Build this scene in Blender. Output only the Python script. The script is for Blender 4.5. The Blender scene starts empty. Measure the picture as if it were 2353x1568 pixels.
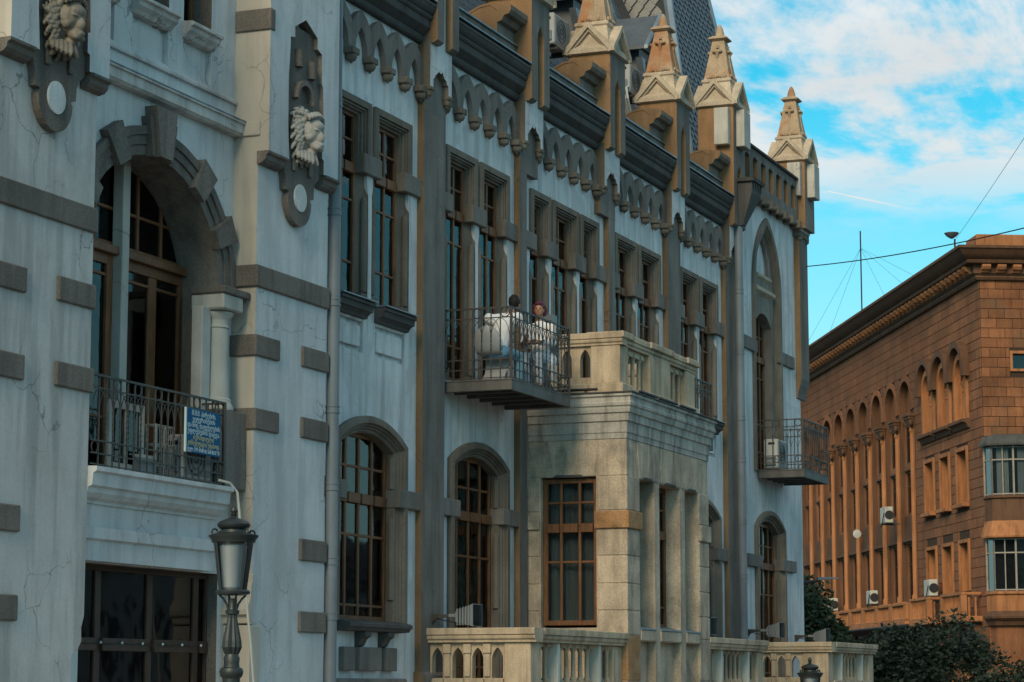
import bpy, bmesh, math, random
from mathutils import Vector, Matrix, geometry
PI = math.pi
RND = random.Random(11)
sc = bpy.context.scene
COL = sc.collection

# ------------------------------------------------------------------ camera
YAW, PITCH = math.radians(21.735), math.radians(8.153)
cam_d = bpy.data.cameras.new('camera')
cam = bpy.data.objects.new('camera', cam_d); COL.objects.link(cam)
cam_d.sensor_width = 36.0
cam_d.lens = 36.0 * 5556.0 / 2353.0
cam_d.clip_start = 0.1; cam_d.clip_end = 6000
cam.location = (0, -14.0, 0)
cam.rotation_euler = (PI / 2 + PITCH, 0, YAW - PI / 2)
sc.camera = cam
sc.render.resolution_x, sc.render.resolution_y = 1024, 682

# ------------------------------------------------------------------ light
SUN_DIR = Vector((-0.95, -0.035, 0.55)).normalized()     # from the scene towards the sun
elev = math.asin(SUN_DIR.z); azim = math.atan2(SUN_DIR.x, SUN_DIR.y)
sun_d = bpy.data.lights.new('sun', 'SUN'); sun_d.energy = 2.15; sun_d.angle = math.radians(26)
sun_d.color = (1.0, 0.78, 0.52)
sun = bpy.data.objects.new('sun', sun_d); COL.objects.link(sun)
sun.rotation_euler = (-SUN_DIR).to_track_quat('-Z', 'Y').to_euler()
sun.location = SUN_DIR * 80
sc.view_settings.view_transform = 'Standard'; sc.view_settings.look = 'None'
sc.view_settings.exposure = 0.58; sc.view_settings.gamma = 1.0
sc.view_settings.use_curve_mapping = False

w = bpy.data.worlds.new('World'); sc.world = w; w.use_nodes = True
NT = w.node_tree; NT.nodes.clear()
def wn(t, **k):
    n = NT.nodes.new(t)
    for a, b in k.items(): setattr(n, a, b)
    return n
def wl(a, b): NT.links.new(a, b)
def wm(op, a, b=None, c=None):
    n = wn('ShaderNodeMath', operation=op)
    for i, x in enumerate((a, b, c)):
        if x is None: continue
        if isinstance(x, (int, float)): n.inputs[i].default_value = x
        else: wl(x, n.inputs[i])
    return n.outputs[0]
tc = wn('ShaderNodeTexCoord'); sky = wn('ShaderNodeTexSky')
sky.sky_type = 'NISHITA'; sky.sun_disc = False; sky.sun_elevation = elev; sky.sun_rotation = azim
sky.air_density = 1.0; sky.dust_density = 0.4; sky.ozone_density = 2.0
tint = wn('ShaderNodeMix', data_type='RGBA', blend_type='MULTIPLY'); tint.inputs[0].default_value = 1.0
wl(sky.outputs[0], tint.inputs[6]); tint.inputs[7].default_value = (0.10, 1.02, 1.0, 1)
sep = wn('ShaderNodeSeparateXYZ'); wl(tc.outputs['Generated'], sep.inputs[0])
zz = wm('ADD', wm('MAXIMUM', sep.outputs[2], 0.0), 0.07)
comb = wn('ShaderNodeCombineXYZ')
wl(wm('DIVIDE', sep.outputs[0], zz), comb.inputs[0]); wl(wm('DIVIDE', sep.outputs[1], zz), comb.inputs[1])
def wnoise(scale, detail, rough, off, dist=0.0, sc3=(1, 1, 1)):
    mp = wn('ShaderNodeMapping'); mp.inputs['Location'].default_value = off; mp.inputs['Scale'].default_value = sc3
    mp.inputs['Rotation'].default_value = (0, 0, 0.55)
    wl(comb.outputs[0], mp.inputs[0])
    n = wn('ShaderNodeTexNoise'); n.inputs['Scale'].default_value = scale; n.inputs['Detail'].default_value = detail
    n.inputs['Roughness'].default_value = rough; n.inputs['Distortion'].default_value = dist
    wl(mp.outputs[0], n.inputs['Vector']); return n.outputs[0]
n1 = wnoise(1.4, 10, 0.62, (15.2, 1.7, 0.0), 0.35, (0.7, 1.5, 1)); n2 = wnoise(3.1, 6, 0.6, (7.3, 2.2, 1.0), 0.2)
dens = wm('ADD', n1, wm('MULTIPLY', wm('SUBTRACT', n2, 0.5), 0.34))
ramp = wn('ShaderNodeMapRange', interpolation_type='SMOOTHSTEP'); wl(dens, ramp.inputs[0])
ramp.inputs[1].default_value = 0.455; ramp.inputs[2].default_value = 0.575
hz = wn('ShaderNodeMapRange', interpolation_type='SMOOTHSTEP'); wl(sep.outputs[2], hz.inputs[0])
hz.inputs[1].default_value = 0.175; hz.inputs[2].default_value = 0.22
cover = wm('MULTIPLY', ramp.outputs[0], wm('MULTIPLY', hz.outputs[0], 0.93))
# a thin vapour trail low in the sky
tr_a = Vector((math.cos(math.radians(14.15)), math.sin(math.radians(14.15)), math.tan(math.radians(11.6)))).normalized()
tr_b = Vector((math.cos(math.radians(11.9)), math.sin(math.radians(11.9)), math.tan(math.radians(11.05)))).normalized()
nrm = tr_a.cross(tr_b).normalized(); tdir = (tr_b - tr_a).normalized(); tl = (tr_b - tr_a).length
def wdot(v):
    n = wn('ShaderNodeVectorMath', operation='DOT_PRODUCT'); wl(tc.outputs['Generated'], n.inputs[0]); n.inputs[1].default_value = v
    return n.outputs['Value']
ta = tr_a.dot(tdir)
along = wm('DIVIDE', wm('SUBTRACT', wdot(tdir), ta), tl)
wid = wm('ADD', wm('MULTIPLY', along, 0.0009), 0.00025)
line = wm('SUBTRACT', 1.0, wm('MINIMUM', wm('DIVIDE', wm('ABSOLUTE', wdot(nrm)), wid), 1.0))
fr = wdot(tr_a)
ends = wm('MULTIPLY', wm('GREATER_THAN', along, 0.0), wm('MULTIPLY', wm('LESS_THAN', along, 1.0), wm('SUBTRACT', 1.0, along)))
trail = wm('MULTIPLY', wm('MULTIPLY', line, ends), wm('GREATER_THAN', fr, 0.9))
cover = wm('MINIMUM', wm('ADD', cover, wm('MULTIPLY', trail, 0.9)), 1.0)
cl = wn('ShaderNodeMix', data_type='RGBA')
shade = wn('ShaderNodeMapRange'); wl(wnoise(1.9, 5, 0.55, (1.3, 5.2, 2.0)), shade.inputs[0])
shade.inputs[1].default_value = 0.3; shade.inputs[2].default_value = 0.75; shade.inputs[3].default_value = 0.78; shade.inputs[4].default_value = 1.0
ccol = wn('ShaderNodeMix', data_type='RGBA', blend_type='MULTIPLY'); ccol.inputs[0].default_value = 1.0
ccol.inputs[6].default_value = (6.5, 6.6, 6.6, 1); wl(shade.outputs[0], ccol.inputs[7])
haze = wn('ShaderNodeMapRange', interpolation_type='SMOOTHSTEP'); wl(sep.outputs[2], haze.inputs[0])
for i_, v_ in ((1, 0.05), (2, 0.27), (3, 0.75), (4, 0.0)): haze.inputs[i_].default_value = v_
pale = wn('ShaderNodeMix', data_type='RGBA'); wl(haze.outputs[0], pale.inputs[0]); wl(tint.outputs[2], pale.inputs[6]); pale.inputs[7].default_value = (4.6, 6.3, 6.7, 1)
wl(cover, cl.inputs[0]); wl(pale.outputs[2], cl.inputs[6]); wl(ccol.outputs[2], cl.inputs[7])
bg = wn('ShaderNodeBackground'); bg.inputs[1].default_value = 0.094; wl(cl.outputs[2], bg.inputs[0])
wo = wn('ShaderNodeOutputWorld'); wl(bg.outputs[0], wo.inputs[0])

# ------------------------------------------------------------------ materials
MATS = {}
def mat(name, col, rough=0.85, var=0.25, vscale=0.8, streak=0.0, crack=0.0, stain=None, stain_at=None, stain_w=0.25, bump=0.25, bscale=55.0,
        metal=0.0, spec=0.3, speck=0.0, grain=None, piece=0.0):
    m = bpy.data.materials.new(name); m.use_nodes = True; MATS[name] = m
    nt = m.node_tree; N = nt.nodes; L = nt.links; b = N['Principled BSDF']
    b.inputs['Roughness'].default_value = rough; b.inputs['Metallic'].default_value = metal
    b.inputs['Specular IOR Level'].default_value = spec
    geo = N.new('ShaderNodeNewGeometry'); pos = geo.outputs['Position']
    def noise(scale, detail=5, rough=0.6, sc3=None, dist=0.0, vec=None):
        v = vec or pos
        if sc3:
            mp = N.new('ShaderNodeMapping'); mp.inputs['Scale'].default_value = sc3; L.new(v, mp.inputs[0]); v = mp.outputs[0]
        n = N.new('ShaderNodeTexNoise'); n.inputs['Scale'].default_value = scale; n.inputs['Detail'].default_value = detail
        n.inputs['Roughness'].default_value = rough; n.inputs['Distortion'].default_value = dist; L.new(v, n.inputs['Vector'])
        return n.outputs[0]
    def rng(x, a, bb, c, d, sm=False):
        r = N.new('ShaderNodeMapRange'); L.new(x, r.inputs[0])
        if sm: r.interpolation_type = 'SMOOTHSTEP'
        for i, q in enumerate((a, bb, c, d)): r.inputs[i + 1].default_value = q
        return r.outputs[0]
    def mul(cin, fac):
        mx = N.new('ShaderNodeMix'); mx.data_type = 'RGBA'; mx.blend_type = 'MULTIPLY'; mx.inputs[0].default_value = 1.0
        L.new(cin, mx.inputs[6]); L.new(fac, mx.inputs[7]); return mx.outputs[2]
    def blend(cin, c2, fac):
        mx = N.new('ShaderNodeMix'); mx.data_type = 'RGBA'; L.new(fac, mx.inputs[0]); L.new(cin, mx.inputs[6])
        mx.inputs[7].default_value = (*c2, 1); return mx.outputs[2]
    rgb = N.new('ShaderNodeRGB'); rgb.outputs[0].default_value = (*col, 1); c = rgb.outputs[0]
    if var: c = mul(c, rng(noise(vscale, 7, 0.62), 0.28, 0.72, 1 - var, 1 + var * 0.6))
    if piece:
        oi_ = N.new('ShaderNodeObjectInfo'); c = mul(c, rng(oi_.outputs['Random'], 0, 1, 1 - piece, 1 + piece * .7))
    if grain: c = mul(c, rng(noise(6.0, 6, 0.6, grain), 0.3, 0.7, 0.55, 1.35))
    if speck: c = mul(c, rng(noise(38.0, 4, 0.7), 0.3, 0.7, 1 - speck, 1 + speck * 0.5))
    if streak:
        s1 = noise(3.0, 5, 0.6, (1.6, 1.6, 0.16))
        c = mul(c, rng(s1, 0.42, 0.68, 1.0, 1 - streak, True))
    if stain:
        s = rng(noise(1.1, 7, 0.65, (1, 1, 0.8), 0.3), *(stain_at or (0.52, 0.70)), 0.0, 0.9, True)
        c = blend(c, stain, s)
    if crack:
        dn = N.new('ShaderNodeTexNoise'); dn.inputs['Scale'].default_value = 1.7; dn.inputs['Detail'].default_value = 4; L.new(pos, dn.inputs['Vector'])
        ad = N.new('ShaderNodeVectorMath'); ad.operation = 'MULTIPLY_ADD'; L.new(dn.outputs['Color'], ad.inputs[0])
        ad.inputs[1].default_value = (0.75, 0.75, 0.75); L.new(pos, ad.inputs[2])
        vo = N.new('ShaderNodeTexVoronoi'); vo.feature = 'DISTANCE_TO_EDGE'; vo.inputs['Scale'].default_value = 1.35; L.new(ad.outputs[0], vo.inputs['Vector'])
        ck = rng(vo.outputs['Distance'], 0.004, 0.013, 1.0, 0.0)
        msk = rng(noise(0.7, 3), 0.50, 0.60, 0.0, crack, True)
        mu = N.new('ShaderNodeMath'); mu.operation = 'MULTIPLY'; L.new(ck, mu.inputs[0]); L.new(msk, mu.inputs[1])
        c = blend(c, tuple(x * 0.35 for x in col), mu.outputs[0])
    L.new(c, b.inputs['Base Color'])
    if bump:
        bp = N.new('ShaderNodeBump'); bp.inputs['Strength'].default_value = bump; bp.inputs['Distance'].default_value = 0.012
        L.new(noise(bscale, 4, 0.65), bp.inputs['Height']); L.new(bp.outputs[0], b.inputs['Normal'])
    return m
mat('stucco_blue', (0.67, 0.69, 0.695), 0.9, 0.2, 0.9, streak=0.32, crack=0.35, speck=0.10, stain=(0.50, 0.515, 0.52), stain_at=(0.52, 0.60))
mat('stucco_grey', (0.55, 0.535, 0.515), 0.92, 0.22, 0.6, streak=0.3, crack=0.85, stain=(0.40, 0.37, 0.345), stain_at=(0.5, 0.75), speck=0.1)
mat('stucco_blue_grey', (0.585, 0.605, 0.61), 0.92, 0.2, 0.6, streak=0.2, crack=0.75, stain=(0.44, 0.45, 0.455), stain_at=(0.5, 0.75), speck=0.1)
mat('trim_brown', (0.195, 0.165, 0.132), 0.9, 0.28, 1.6, streak=0.25, piece=0.10, speck=0.2)
mat('trim_dark', (0.085, 0.083, 0.08), 0.85, 0.22, 1.4, streak=0.25, speck=0.2)
mat('pilaster_grey', (0.205, 0.187, 0.168), 0.92, 0.28, 1.0, streak=0.3, piece=0.10, crack=0.5, speck=0.15)
mat('quoin_brown', (0.195, 0.172, 0.15), 0.95, 0.25, 1.5, streak=0.3, piece=0.16, stain=(0.12, 0.11, 0.10), stain_at=(0.54, 0.72), speck=0.35, bump=0.5)
mat('ochre', (0.30, 0.182, 0.096), 0.92, 0.22, 1.3, streak=0.2, crack=0.5, speck=0.12)  # warm sunlight on the left-facing sides, put into the colour
mat('sun_side_dull', (0.215, 0.14, 0.078), 0.92, 0.25, 1.3, streak=0.25, crack=0.6, speck=0.15)  # weaker version of that painted sunlight, for the pilaster sides
mat('tympanum_stone', (0.27, 0.245, 0.21), 0.92, 0.28, 1.2, streak=0.3, crack=0.8, speck=0.15)
mat('sun_side_beige', (0.47, 0.425, 0.36), 0.92, 0.15, 0.8, streak=0.15, crack=0.6)  # the sun's warmth on the pier returns, painted into the plaster tone
mat('spire_stone', (0.45, 0.335, 0.225), 0.9, 0.3, 2.0, stain=(0.33, 0.155, 0.07), stain_at=(0.47, 0.62), speck=0.3, bump=0.5)
mat('gable_stone', (0.52, 0.435, 0.33), 0.9, 0.3, 2.5, stain=(0.22, 0.17, 0.11), stain_at=(0.55, 0.72), speck=0.3, bump=0.5)
mat('pale_block', (0.46, 0.45, 0.41), 0.9, 0.2, 2.0, streak=0.25, crack=0.6)
mat('bay_stone', (0.60, 0.485, 0.365), 0.92, 0.36, 1.8, piece=0.10, streak=0.35, stain=(0.20, 0.18, 0.15), stain_at=(0.5, 0.70), speck=0.35, bump=0.6)
mat('bay_stone_rust', (0.46, 0.25, 0.115), 0.92, 0.4, 3.4, streak=0.3, stain=(0.42, 0.34, 0.24), stain_at=(0.50, 0.66), speck=0.35, bump=0.6)
mat('cornice_stone', (0.47, 0.445, 0.395), 0.92, 0.3, 1.6, streak=0.5, stain=(0.22, 0.21, 0.19), stain_at=(0.54, 0.70), speck=0.25, bump=0.4)
mat('mortar', (0.58, 0.565, 0.51), 0.95, 0.15, 2.0, bump=0.3)
mat('balustrade_stone', (0.56, 0.445, 0.315), 0.9, 0.3, 1.8, streak=0.35, stain=(0.38, 0.20, 0.09), stain_at=(0.58, 0.74), speck=0.2, bump=0.4)
mat('wood', (0.175, 0.075, 0.03), 0.55, 0.35, 2.0, grain=(9, 9, 0.7), bump=0.2, spec=0.4)
mat('wood_dark', (0.06, 0.035, 0.022), 0.6, 0.35, 2.0, grain=(9, 9, 0.7), bump=0.2, spec=0.4)
mat('iron', (0.045, 0.043, 0.040), 0.55, 0.35, 6.0, stain=(0.085, 0.065, 0.045), bump=0.3, spec=0.45)
mat('steel_beam', (0.105, 0.10, 0.092), 0.6, 0.25, 2.0, streak=0.35, spec=0.4)
mat('lamp_iron', (0.02, 0.025, 0.026), 0.45, 0.25, 4.0, bump=0.15, spec=0.5)
mat('pipe_paint', (0.17, 0.20, 0.225), 0.5, 0.2, 2.0, streak=0.2, bump=0.1, spec=0.45)
mat('zinc', (0.24, 0.29, 0.33), 0.45, 0.2, 2.0, streak=0.3, metal=0.5)
mat('slate', (0.085, 0.10, 0.115), 0.5, 0.35, 3.0, speck=0.3, spec=0.45)
mat('diamond_slate', (0.24, 0.23, 0.21), 0.8, 0.2, 3.0, speck=0.35)
mat('roof_dark', (0.035, 0.037, 0.04), 0.8, 0.2, 2.0)
mat('white_plastic', (0.46, 0.46, 0.44), 0.45, 0.12, 3.0, streak=0.15, bump=0.02, spec=0.5)
mat('chair_grey', (0.40, 0.40, 0.40), 0.4, 0.08, 3.0, bump=0.02, spec=0.5)
mat('diffuser', (0.8, 0.8, 0.8), 0.6, 0.05, 3.0, bump=0)
mat('grey_plastic', (0.2, 0.22, 0.23), 0.5, 0.1, 3.0, bump=0.05, spec=0.4)
mat('black_plastic', (0.02, 0.02, 0.021), 0.5, 0.1, 3.0, bump=0.03, spec=0.4)
mat('lion_plaster', (0.34, 0.33, 0.305), 0.75, 0.25, 5.0, stain=(0.25, 0.24, 0.22), stain_at=(0.5, 0.7), bump=0.3)
mat('lion_bronze', (0.17, 0.15, 0.12), 0.6, 0.3, 5.0, bump=0.3, spec=0.4)
mat('curtain', (0.40, 0.42, 0.43), 0.9, 0.15, 1.0, grain=(14, 14, 0.1), bump=0.0)
mat('room', (0.03, 0.032, 0.035), 0.95, 0.3, 1.0, bump=0.0)
mat('asphalt', (0.05, 0.05, 0.052), 0.9, 0.25, 0.4, speck=0.3)
mat('brownstone', (0.285, 0.115, 0.052), 0.95, 0.38, 0.7, piece=0.22, streak=0.22, speck=0.5, stain=(0.15, 0.085, 0.05), stain_at=(0.5, 0.72), bump=0.9, bscale=22)
mat('brownstone_smooth', (0.41, 0.17, 0.07), 0.9, 0.25, 0.6, streak=0.35, speck=0.3, bump=0.4, bscale=30)
mat('joint_dark', (0.05, 0.03, 0.02), 1.0, 0.1, 1.0, bump=0.0)
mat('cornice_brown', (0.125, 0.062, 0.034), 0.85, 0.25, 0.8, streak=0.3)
mat('bark', (0.06, 0.045, 0.035), 0.95, 0.3, 3.0, bump=0.5)
mat('sign_blue', (0.003, 0.085, 0.20), 0.6, 0.12, 3.0, bump=0.02, spec=0.15)
mat('sign_white', (0.52, 0.66, 0.68), 0.6, 0, bump=0)
mat('sign_yellow', (0.46, 0.45, 0.22), 0.6, 0, bump=0)
mat('skin', (0.36, 0.19, 0.12), 0.55, 0.1, 8.0, bump=0.05, spec=0.4)
mat('skin_dark', (0.30, 0.16, 0.10), 0.55, 0.1, 8.0, bump=0.05, spec=0.4)
mat('hair_black', (0.012, 0.010, 0.010), 0.6, 0.3, 20.0, bump=0.6, bscale=90)
mat('hair_purple', (0.085, 0.025, 0.045), 0.5, 0.4, 14.0, stain=(0.50, 0.05, 0.18), stain_at=(0.58, 0.66), bump=0.6, bscale=90)
mat('cloth_white', (0.74, 0.74, 0.76), 0.9, 0.08, 5.0, bump=0.3, bscale=12)
mat('denim', (0.16, 0.31, 0.42), 0.9, 0.25, 7.0, bump=0.4, bscale=30)
mat('denim_pale', (0.45, 0.52, 0.60), 0.9, 0.2, 7.0, bump=0.4, bscale=30)
mat('cloth_dark', (0.05, 0.045, 0.055), 0.9, 0.2, 5.0, bump=0.3)
mat('cable', (0.02, 0.02, 0.022), 0.6, 0, bump=0)
mat('cable_white', (0.52, 0.52, 0.48), 0.6, 0.1, 5.0, bump=0)
def leafmat(name, col):
    m = bpy.data.materials.new(name); m.use_nodes = True; MATS[name] = m; nt = m.node_tree; N = nt.nodes; b = N['Principled BSDF']
    b.inputs['Roughness'].default_value = 0.6; b.inputs['Specular IOR Level'].default_value = 0.3
    g = N.new('ShaderNodeNewGeometry'); n = N.new('ShaderNodeTexNoise'); n.inputs['Scale'].default_value = 1.6; n.inputs['Detail'].default_value = 6
    nt.links.new(g.outputs['Position'], n.inputs['Vector']); r = N.new('ShaderNodeValToRGB')
    r.color_ramp.elements[0].position = 0.3; r.color_ramp.elements[0].color = (*[x * 0.55 for x in col], 1)
    r.color_ramp.elements[1].position = 0.7; r.color_ramp.elements[1].color = (*[x * 1.5 for x in col], 1)
    nt.links.new(n.outputs[0], r.inputs[0]); nt.links.new(r.outputs[0], b.inputs['Base Color'])
leafmat('leaf', (0.04, 0.058, 0.024)); leafmat('leaf_dark', (0.02, 0.034, 0.02))
def glassmat(name, tintc, base=0.02, gloss=0.62):
    m = bpy.data.materials.new(name); m.use_nodes = True; MATS[name] = m; nt = m.node_tree; N = nt.nodes; N.clear()
    tr = N.new('ShaderNodeBsdfTransparent'); tr.inputs[0].default_value = (*tintc, 1)
    gl = N.new('ShaderNodeBsdfGlossy'); gl.inputs['Roughness'].default_value = 0.05; gl.inputs[0].default_value = (gloss, gloss, gloss, 1)
    fr = N.new('ShaderNodeFresnel'); fr.inputs[0].default_value = 1.5; mx = N.new('ShaderNodeMixShader'); o = N.new('ShaderNodeOutputMaterial')
    geo = N.new('ShaderNodeNewGeometry'); nz = N.new('ShaderNodeTexNoise'); nz.inputs['Scale'].default_value = 1.4; nz.inputs['Detail'].default_value = 2
    nt.links.new(geo.outputs['Position'], nz.inputs['Vector']); bp = N.new('ShaderNodeBump'); bp.inputs['Strength'].default_value = 0.25; bp.inputs['Distance'].default_value = 0.04
    nt.links.new(nz.outputs[0], bp.inputs['Height']); nt.links.new(bp.outputs[0], gl.inputs['Normal']); nt.links.new(bp.outputs[0], fr.inputs['Normal'])
    ad = N.new('ShaderNodeMath'); ad.operation = 'ADD'; ad.inputs[1].default_value = base; nt.links.new(fr.outputs[0], ad.inputs[0])
    nt.links.new(ad.outputs[0], mx.inputs[0]); nt.links.new(tr.outputs[0], mx.inputs[1]); nt.links.new(gl.outputs[0], mx.inputs[2]); nt.links.new(mx.outputs[0], o.inputs[0])
mat('oriel_paint', (0.30, 0.26, 0.22), 0.7, 0.25, 3.0)
glassmat('glass', (0.62, 0.66, 0.67)); glassmat('glass_dim', (0.5, 0.54, 0.55), 0.01, 0.22); glassmat('lamp_glass', (0.75, 0.78, 0.8), 0.16)

# ------------------------------------------------------------------ mesh helpers
class M:
    def __init__(s): s.v = []; s.f = []
    def add(s, vs, fs):
        o = len(s.v); s.v += [tuple(p) for p in vs]; s.f += [[i + o for i in f] for f in fs]; return s
    def box(s, x0, x1, y0, y1, z0, z1, c=0.0):
        if x0 > x1: x0, x1 = x1, x0
        if y0 > y1: y0, y1 = y1, y0
        if z0 > z1: z0, z1 = z1, z0
        if not c:
            return s.add([(x, y, z) for z in (z0, z1) for y in (y0, y1) for x in (x0, x1)],
                         [(0, 2, 3, 1), (4, 5, 7, 6), (0, 1, 5, 4), (2, 6, 7, 3), (0, 4, 6, 2), (1, 3, 7, 5)])
        c = min(c, (x1 - x0) * .45, (y1 - y0) * .45, (z1 - z0) * .45)
        P = []; idx = {}
        X = (x0, x1); Y = (y0, y1); Z = (z0, z1); C = ((c, 0, 0), (0, c, 0), (0, 0, c))
        for i in (0, 1):
            for j in (0, 1):
                for k in (0, 1):
                    for a in range(3):
                        q = [X[i], Y[j], Z[k]]; sg = (1 if i == 0 else -1, 1 if j == 0 else -1, 1 if k == 0 else -1)
                        for b in range(3):
                            if b != a: q[b] += sg[b] * c
                        idx[i, j, k, a] = len(P); P.append(q)
        F = []
        for i in (0, 1):
            F.append([idx[i, 0, 0, 0], idx[i, 1, 0, 0], idx[i, 1, 1, 0], idx[i, 0, 1, 0]])
            F.append([idx[0, i, 0, 1], idx[1, i, 0, 1], idx[1, i, 1, 1], idx[0, i, 1, 1]])
            F.append([idx[0, 0, i, 2], idx[1, 0, i, 2], idx[1, 1, i, 2], idx[0, 1, i, 2]])
            for j in (0, 1):
                F.append([idx[i, j, 0, 0], idx[i, j, 1, 0], idx[i, j, 1, 1], idx[i, j, 0, 1]])
                F.append([idx[i, 0, j, 0], idx[i, 1, j, 0], idx[i, 1, j, 2], idx[i, 0, j, 2]])
                F.append([idx[0, i, j, 1], idx[1, i, j, 1], idx[1, i, j, 2], idx[0, i, j, 2]])
                for k in (0, 1): F.append([idx[i, j, k, a] for a in range(3)])
        return s.add(P, F)
    def prism(s, poly, ax, a, b):
        n = len(poly)
        def mk(p, t): return (t, p[0], p[1]) if ax == 'x' else ((p[0], t, p[1]) if ax == 'y' else (p[0], p[1], t))
        return s.add([mk(p, a) for p in poly] + [mk(p, b) for p in poly],
                     [list(range(n))[::-1], list(range(n, 2 * n))] + [[i, (i + 1) % n, (i + 1) % n + n, i + n] for i in range(n)])
    def sheet(s, outer, holes, ax, a):
        loops = [outer] + list(holes); flat = [p for l in loops for p in l]
        tris = geometry.tessellate_polygon([[Vector((p[0], p[1], 0)) for p in l] for l in loops])
        def mk(p): return (a, p[0], p[1]) if ax == 'x' else ((p[0], a, p[1]) if ax == 'y' else (p[0], p[1], a))
        return s.add([mk(p) for p in flat], [list(t) for t in tris])
    def loopwall(s, loop, ax, a, b, closed=True):      # side walls of a loop between two planes
        def mk(p, t): return (t, p[0], p[1]) if ax == 'x' else ((p[0], t, p[1]) if ax == 'y' else (p[0], p[1], t))
        n = len(loop)
        return s.add([mk(p, a) for p in loop] + [mk(p, b) for p in loop], [[i, (i + 1) % n, (i + 1) % n + n, i + n] for i in range(n if closed else n - 1)])
    def band(s, A, B, ax, a, b):                       # strip between two polylines, thick from a to b
        n = len(A); return s.add(*bandvf(A, B, ax, a, b, n))
    def lathe(s, prof, c, n=16, a0=0.0, a1=2 * PI):
        full = abs(a1 - a0 - 2 * PI) < 1e-6; k = n if full else n + 1
        V = []
        for r, z in prof:
            for i in range(k):
                t = a0 + (a1 - a0) * i / n; V.append((c[0] + r * math.cos(t), c[1] + r * math.sin(t), c[2] + z))
        F = []
        for j in range(len(prof) - 1):
            for i in range(n):
                i2 = (i + 1) % k; F.append([j * k + i, j * k + i2, (j + 1) * k + i2, (j + 1) * k + i])
        if full: F.append(list(range(k))[::-1]); F.append([(len(prof) - 1) * k + i for i in range(k)])
        return s.add(V, F)
    def tube(s, pts, r, n=6, cap=True, rot=0.0):
        pts = [Vector(p) for p in pts]; V = []; up = None; m = len(pts)
        for i, p in enumerate(pts):
            d = (pts[min(i + 1, m - 1)] - pts[max(i - 1, 0)]).normalized()
            if up is None: up = Vector((0, 0, 1)) if abs(d.z) < .9 else Vector((1, 0, 0))
            x = d.cross(up).normalized(); up = x.cross(d).normalized()
            rr = r[i] if isinstance(r, (list, tuple)) else r
            for k in range(n):
                t = 2 * PI * (k + .5) / n + rot; V.append(p + x * rr * math.cos(t) + up * rr * math.sin(t))
        F = [[j * n + i, j * n + (i + 1) % n, (j + 1) * n + (i + 1) % n, (j + 1) * n + i] for j in range(m - 1) for i in range(n)]
        if cap: F += [list(range(n))[::-1], [(m - 1) * n + i for i in range(n)]]
        return s.add(V, F)
    def ball(s, c, r, n=10, m=6, rot=None):
        V = [(0, 0, 1)] + [(math.sin(PI * j / m) * math.cos(2 * PI * i / n), math.sin(PI * j / m) * math.sin(2 * PI * i / n), math.cos(PI * j / m)) for j in range(1, m) for i in range(n)] + [(0, 0, -1)]
        if isinstance(r, (int, float)): r = (r, r, r)
        V = [Vector((a * r[0], b * r[1], d * r[2])) for a, b, d in V]
        if rot: V = [rot @ p for p in V]
        V = [p + Vector(c) for p in V]; q = len(V) - 1
        F = [[0, 1 + i, 1 + (i + 1) % n] for i in range(n)] + [[q, q - n + (i + 1) % n, q - n + i] for i in range(n)]
        F += [[1 + j * n + i, 1 + (j + 1) * n + i, 1 + (j + 1) * n + (i + 1) % n, 1 + j * n + (i + 1) % n] for j in range(m - 2) for i in range(n)]
        return s.add(V, F)
    def ring(s, c, R, r, ax='y', n=16, k=5):
        V = []
        for i in range(n):
            t = 2 * PI * i / n
            for j in range(k):
                u = 2 * PI * j / k; a = (R + r * math.cos(u)); x, z, y = a * math.cos(t), a * math.sin(t), r * math.sin(u)
                V.append((c[0] + x, c[1] + y, c[2] + z) if ax == 'y' else (c[0] + y, c[1] + x, c[2] + z))
        return s.add(V, [[i * k + j, i * k + (j + 1) % k, ((i + 1) % n) * k + (j + 1) % k, ((i + 1) % n) * k + j] for i in range(n) for j in range(k)])
    def hull(s, A, B):                                 # two quads/loops of same length joined and capped
        n = len(A); return s.add(list(A) + list(B), [list(range(n))[::-1], list(range(n, 2 * n))] + [[i, (i + 1) % n, (i + 1) % n + n, i + n] for i in range(n)])
def bandvf(A, B, ax, a, b, n):
    def mk(p, t): return (t, p[0], p[1]) if ax == 'x' else ((p[0], t, p[1]) if ax == 'y' else (p[0], p[1], t))
    V = [mk(p, a) for p in A] + [mk(p, a) for p in B] + [mk(p, b) for p in A] + [mk(p, b) for p in B]; F = []
    for i in range(n - 1):
        F += [[i, i + 1, n + i + 1, n + i], [2 * n + i, 3 * n + i, 3 * n + i + 1, 2 * n + i + 1], [i, 2 * n + i, 2 * n + i + 1, i + 1], [n + i, n + i + 1, 3 * n + i + 1, 3 * n + i]]
    F += [[0, n, 3 * n, 2 * n], [n - 1, 3 * n - 1, 4 * n - 1, 2 * n - 1]]
    return V, F
def ogive(a, h, n=8):                                  # pointed arch, left foot to right foot
    c = (h * h - a * a) / (2 * a); Rr = a + c; t1 = math.acos(max(-1, min(1, c / Rr)))
    L = [(c - Rr * math.cos(t1 * i / n), Rr * math.sin(t1 * i / n)) for i in range(n + 1)]
    return L + [(-x, z) for x, z in L[-2::-1]]
def segm(hw, h, n=10):                                 # segmental arch, left to right, feet at 0
    Rr = (hw * hw + h * h) / (2 * h); t = math.asin(min(1, hw / Rr))
    return [(Rr * math.sin(-t + 2 * t * i / n), Rr * math.cos(-t + 2 * t * i / n) - (Rr - h)) for i in range(n + 1)]
ORG = {}
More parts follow.
